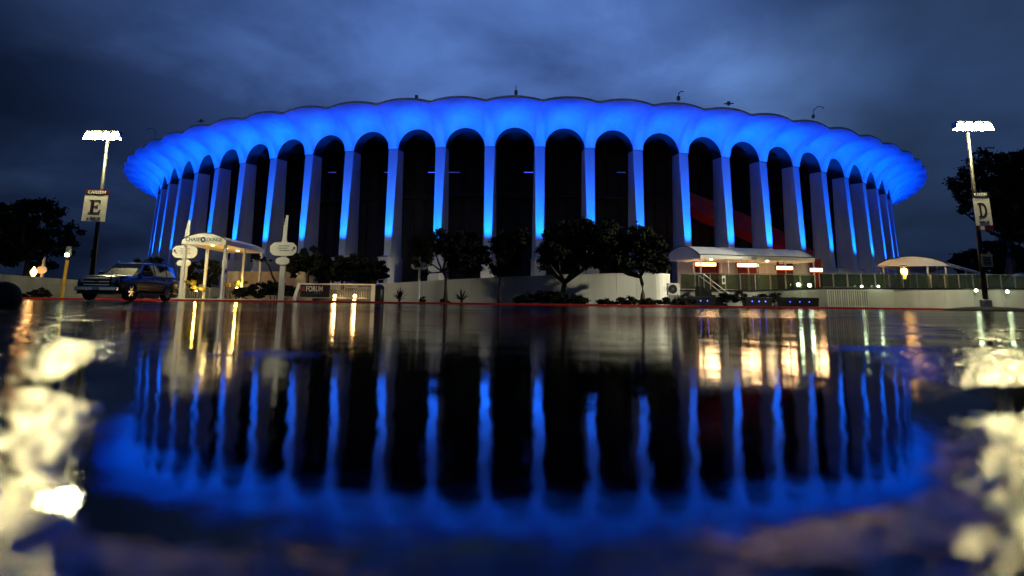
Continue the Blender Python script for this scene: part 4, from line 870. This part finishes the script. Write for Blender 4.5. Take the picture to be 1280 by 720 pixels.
# dark planted island under the right mast
p = W(1240, 389, 34.6); o = MB().lathe([(2.5, -.1), (2.5, .10), (2.3, .16), (1.4, .26), (.3, .30)], 28).obj('traffic_island', 'soil', None, True); o.location = (p.x + .2, 35, .27); o.scale = (1, .55, 1); o['kind'] = 'structure'
# yellow post with lamp
p = W(76, 373, 40.7); H = W(78, 325, 40.7).z - .5; o = thing('post_lamp', 'yellow post with small white lamp before the grey wall', 'post lamp', (p.x, 40.75, .5))
m = MB(); m.tube([(0, 0, 0), (.08, 0, H)], .11, 12); m.obj('post', 'yellow_paint', o); MB().lathe([(.10, H), (.15, H + .1), (.15, H + .25), (.13, H + .3)], 12, (.1, 0, 0)).obj('lamp_collar', 'dark_metal', o)
MB().lathe([(.13, H + .302), (.17, H + .55), (.15, H + .85), (.03, H + .9)], 12, (.1, 0, 0)).obj('lamp_shade', 'galvanised', o); MB().lathe([(.08, 0), (.14, .05), (.10, .2)], 10, (.1, -.12, H + .22)).obj('lens', 'green_lamp', o)
# torch flame beside small pylon
p = W(42, 340, 49); o = thing('wall_torch', 'small orange torch flame above the grey wall', 'torch', (p.x, 49, .5)); z_ = p.z - .5
MB().tube([(0, 0, 0), (0, 0, z_ - .35)], .04, 8).obj('pole', 'dark_metal', o); MB().lathe([(.08, z_ - .35), (.20, z_ - .1), (.22, z_ + .05), (.10, z_ + .25), (-.0 + .02, z_ + .42)], 10).obj('flame', 'flame', o, True)
lamp('torch_light', 'POINT', (0, -.3, z_), 25, (1, .5, .2), o, shadow_soft_size=.2)
# dark wheel stop at the near left: low tyre-like mound
p = W(6, 388, 13.5); o = MB().lathe([(.10, -.16), (.30, -.15), (.36, -.08), (.38, 0), (.36, .08), (.30, .15), (.10, .16)], 28, axis='y').obj('old_tyre', 'rubber', None, True)
o.location = (W(2, 388, 14).x, 14, .22); tag(o, 'dark rounded rubber tyre lying at the left edge of the lot', 'tyre')
# painted bay lines on the lot
for k, (x0, y0, x1, y1) in enumerate([(-26, 26.2, 34, 28.4), (-22, 22, -18, 33), (22, 21, 20.5, 33)]):
    n = 24; m = MB(); d = Vector((x1 - x0, y1 - y0)).normalized(); nn = Vector((-d.y, d.x)) * .06; vs = []
    for i in range(n + 1):
        x, y = x0 + (x1 - x0) * i / n, y0 + (y1 - y0) * i / n
        for s_ in (-1, 1): X_, Y_ = x + nn.x * s_, y + nn.y * s_; vs.append((X_, Y_, zg(X_, Y_) + .010))
    struct(m.add(vs, [(2 * i, 2 * i + 1, 2 * i + 3, 2 * i + 2) for i in range(n)]), 'painted_line', 'kerb_mat')
# ------------------------------------------------------------------ black pickup-sized suv facing the lot (front towards -y)
def suv(x, y, z, rz, label):
    t_ = thing('parked_suv', label, 'car', (x, y, z), R(rz))
    W2 = 1.0
    # body: stations along the length (y from front 0 to rear 5.6): half width at sill, at belt, z sill, z shoulder
    st_ = [(0.00, .80, .74, .50, .78), (.06, .92, .88, .36, 1.02), (.30, .98, .94, .34, 1.12), (1.0, 1.0, .96, .34, 1.17), (1.75, 1.0, .97, .34, 1.20), (3.0, 1.0, .97, .34, 1.22), (4.6, 1.0, .97, .34, 1.22), (5.45, .97, .94, .36, 1.20), (5.6, .88, .86, .48, 1.10)]
    m = MB(); ring = []
    for (yy_, ws, wb, zs, zh) in st_:
        cr_ = zh + (.05 if .2 < yy_ < 5.5 else .02)
        ring += [(-ws * .96, yy_, zs), (-ws, yy_, zs + .16), (-ws - .005, yy_, (zs + zh) / 2 + .1), (-wb, yy_, zh - .04), (-wb * .9, yy_, zh), (0, yy_, cr_), (wb * .9, yy_, zh), (wb, yy_, zh - .04), (ws + .005, yy_, (zs + zh) / 2 + .1), (ws, yy_, zs + .16), (ws * .96, yy_, zs)]
    k = 11; n = len(st_); m.add(ring, [(i * k + j, i * k + (j + 1) % k, (i + 1) * k + (j + 1) % k, (i + 1) * k + j) for i in range(n - 1) for j in range(k)] + [tuple(range(k)), tuple(range((n - 1) * k, n * k))])
    body = m.obj('body', 'black_paint', t_, True)
    # greenhouse
    gs = [(1.62, .88, .86, 1.19, 1.23), (2.45, .90, .70, 1.21, 1.86), (3.2, .90, .72, 1.22, 1.93), (4.6, .90, .72, 1.22, 1.92), (5.38, .88, .72, 1.2, 1.86), (5.52, .88, .84, 1.18, 1.24)]
    m = MB(); ring = []
    for yy_, wb, wt, zb_, zt_ in gs: ring += [(-wb, yy_, zb_), (-wt, yy_, zt_ - .03), (-wt * .8, yy_, zt_), (wt * .8, yy_, zt_), (wt, yy_, zt_ - .03), (wb, yy_, zb_)]
    k = 6; n = len(gs); m.add(ring, [(i * k + j, i * k + (j + 1) % k, (i + 1) * k + (j + 1) % k, (i + 1) * k + j) for i in range(n - 1) for j in range(k)] + [tuple(range(k)), tuple(range((n - 1) * k, n * k))]); m.obj('cabin', 'black_paint', t_)
    m = MB(); m.hexa([(-.80, 1.66, 1.235), (.80, 1.66, 1.235), (.80, 1.69, 1.25), (-.80, 1.69, 1.25)], [(-.64, 2.40, 1.84), (.64, 2.40, 1.84), (.64, 2.43, 1.85), (-.64, 2.43, 1.85)]); m.obj('windscreen', 'car_glass', t_)
    for s_ in (-1, 1):
        for (ya, yb, yc, yd) in ((2.05, 3.15, 3.12, 2.55), (3.25, 4.3, 4.28, 3.24), (4.4, 5.3, 5.2, 4.4)):
            xb, xt = s_ * .903, s_ * .752; q = [(xb, ya, 1.27), (xb, yb, 1.27), (xt, yc, 1.80), (xt, yd, 1.80)]
            m = MB(); m.prism(q, (s_ * .006, 0, .0)); m.obj('side_window', 'car_glass', t_)
        for yy_ in (3.0, 4.1): h_ = MB().box(s_ * 1.0, s_ * 1.03, yy_ - .1, yy_ + .1, 1.05, 1.08); h_.obj('door_handle', 'chrome', t_, bevel=.008)
        MB().box(s_ * .93, s_ * 1.20, 1.95, 2.08, 1.22, 1.42).obj('wing_mirror', 'black_paint', t_, bevel=.03)
        MB().hexa([(s_ * .62, -.02, .80), (s_ * .93, .06, .80), (s_ * .93, .20, .80), (s_ * .62, .16, .80)], [(s_ * .62, .0, 1.02), (s_ * .90, .08, 1.02), (s_ * .90, .24, 1.02), (s_ * .62, .16, 1.02)]).obj('headlight', 'headlight_glass', t_, bevel=.01)
        MB().box(s_ * .66, s_ * .86, -.055, .02, .52, .60).obj('fog_light', 'headlight_glass', t_, bevel=.01)
        MB().tube([(s_ * .66, 2.6, 1.97), (s_ * .66, 5.1, 1.97)], .025, 6).obj('roof_rail', 'chrome', t_)
        m = MB(); m.box(s_ * .98, s_ * 1.06, 1.6, 4.4, .33, .38); m.obj('running_board', 'dark_metal', t_, bevel=.01)
        for yy_ in (.98, 4.45):
            w_ = thing_part = MB().lathe([(.20, -.13), (.36, -.135), (.405, -.11), (.42, 0), (.405, .11), (.36, .135), (.20, .13)], 28, (0, 0, 0), 'x').obj('tyre', 'rubber', t_, True); w_.location = (s_ * .89, yy_, .42)
            m = MB(); m.lathe([(.25, s_ * .10), (.27, s_ * .138), (.25, s_ * .142), (.24, s_ * .11), (.08, s_ * .10), (.06, s_ * .145), (.01, s_ * .145)], 24, axis='x'); m.obj('rim', 'chrome', w_)
            for q in range(6): a = q * PI / 3; m = MB(); m.hexa([(s_ * .10, .05 * math.cos(a) - .035 * math.sin(a), .05 * math.sin(a) + .035 * math.cos(a)), (s_ * .10, .05 * math.cos(a) + .035 * math.sin(a), .05 * math.sin(a) - .035 * math.cos(a)), (s_ * .10, .25 * math.cos(a) + .03 * math.sin(a), .25 * math.sin(a) - .03 * math.cos(a)), (s_ * .10, .25 * math.cos(a) - .03 * math.sin(a), .25 * math.sin(a) + .03 * math.cos(a))], [(s_ * .135, .05 * math.cos(a) - .035 * math.sin(a), .05 * math.sin(a) + .035 * math.cos(a)), (s_ * .135, .05 * math.cos(a) + .035 * math.sin(a), .05 * math.sin(a) - .035 * math.cos(a)), (s_ * .135, .25 * math.cos(a) + .03 * math.sin(a), .25 * math.sin(a) - .03 * math.cos(a)), (s_ * .135, .25 * math.cos(a) - .03 * math.sin(a), .25 * math.sin(a) + .03 * math.cos(a))]); m.obj('spoke', 'chrome', w_)
            m = MB(); vs = []
            for j in range(15):
                a = PI * j / 14; vs += [(s_ * .97, yy_ + .50 * math.cos(a), .42 + .50 * math.sin(a)), (s_ * 1.035, yy_ + .49 * math.cos(a), .42 + .49 * math.sin(a)), (s_ * 1.035, yy_ + .44 * math.cos(a), .42 + .44 * math.sin(a))]
            m.add(vs, [(3 * j + c_, 3 * j + c_ + 1, 3 * j + c_ + 4, 3 * j + c_ + 3) for j in range(14) for c_ in (0, 1)]); m.obj('wheel_arch', 'dark_metal', t_)
    gr_ = MB().box(-.60, .60, -.045, .02, .66, 1.02).obj('grille', 'dark_metal', t_, bevel=.02)
    for z_ in (.70, .84, .98): MB().box(-.58, .58, -.075, -.046, z_ - .022, z_ + .022).obj('grille_bar', 'chrome', gr_)
    for i in range(9): MB().box(-.55 + i * .1375 - .012, -.55 + i * .1375 + .012, -.06, -.0455, .68, 1.0).obj('grille_mesh', 'dark_metal', gr_)
    m = MB(); m.prism([(-.10, -.085, .83), (-.03, -.085, .83), (-.03, -.085, .80), (.03, -.085, .80), (.03, -.085, .83), (.10, -.085, .85), (.10, -.085, .88), (.03, -.085, .86), (.03, -.085, .89), (-.03, -.085, .89), (-.03, -.085, .86), (-.10, -.085, .86)], (0, .01, 0)); m.obj('badge', 'yellow_paint', gr_)
    MB().box(-.95, .95, -.10, .05, .42, .62).obj('front_bumper', 'chrome', t_, bevel=.04)
    MB().box(-.85, .85, -.06, .06, .28, .40).obj('lower_valance', 'dark_metal', t_, bevel=.02)
    MB().box(-.95, .95, 5.55, 5.68, .45, .68).obj('rear_bumper', 'black_paint', t_, bevel=.04)
    MB().box(-.15, .15, -.112, -.101, .46, .58).obj('number_plate', 'sign_face', t_)
    MB().box(-.35, -.32, 1.7, 1.74, 1.24, 1.30).obj('wiper', 'rubber', t_)
    return t_
pc = W(119, 376, 28.8)
suv(pc.x, 28.8, zg(pc.x, 33), 2, 'black parked suv with chrome bumper facing the lot at the left')
#INSERT
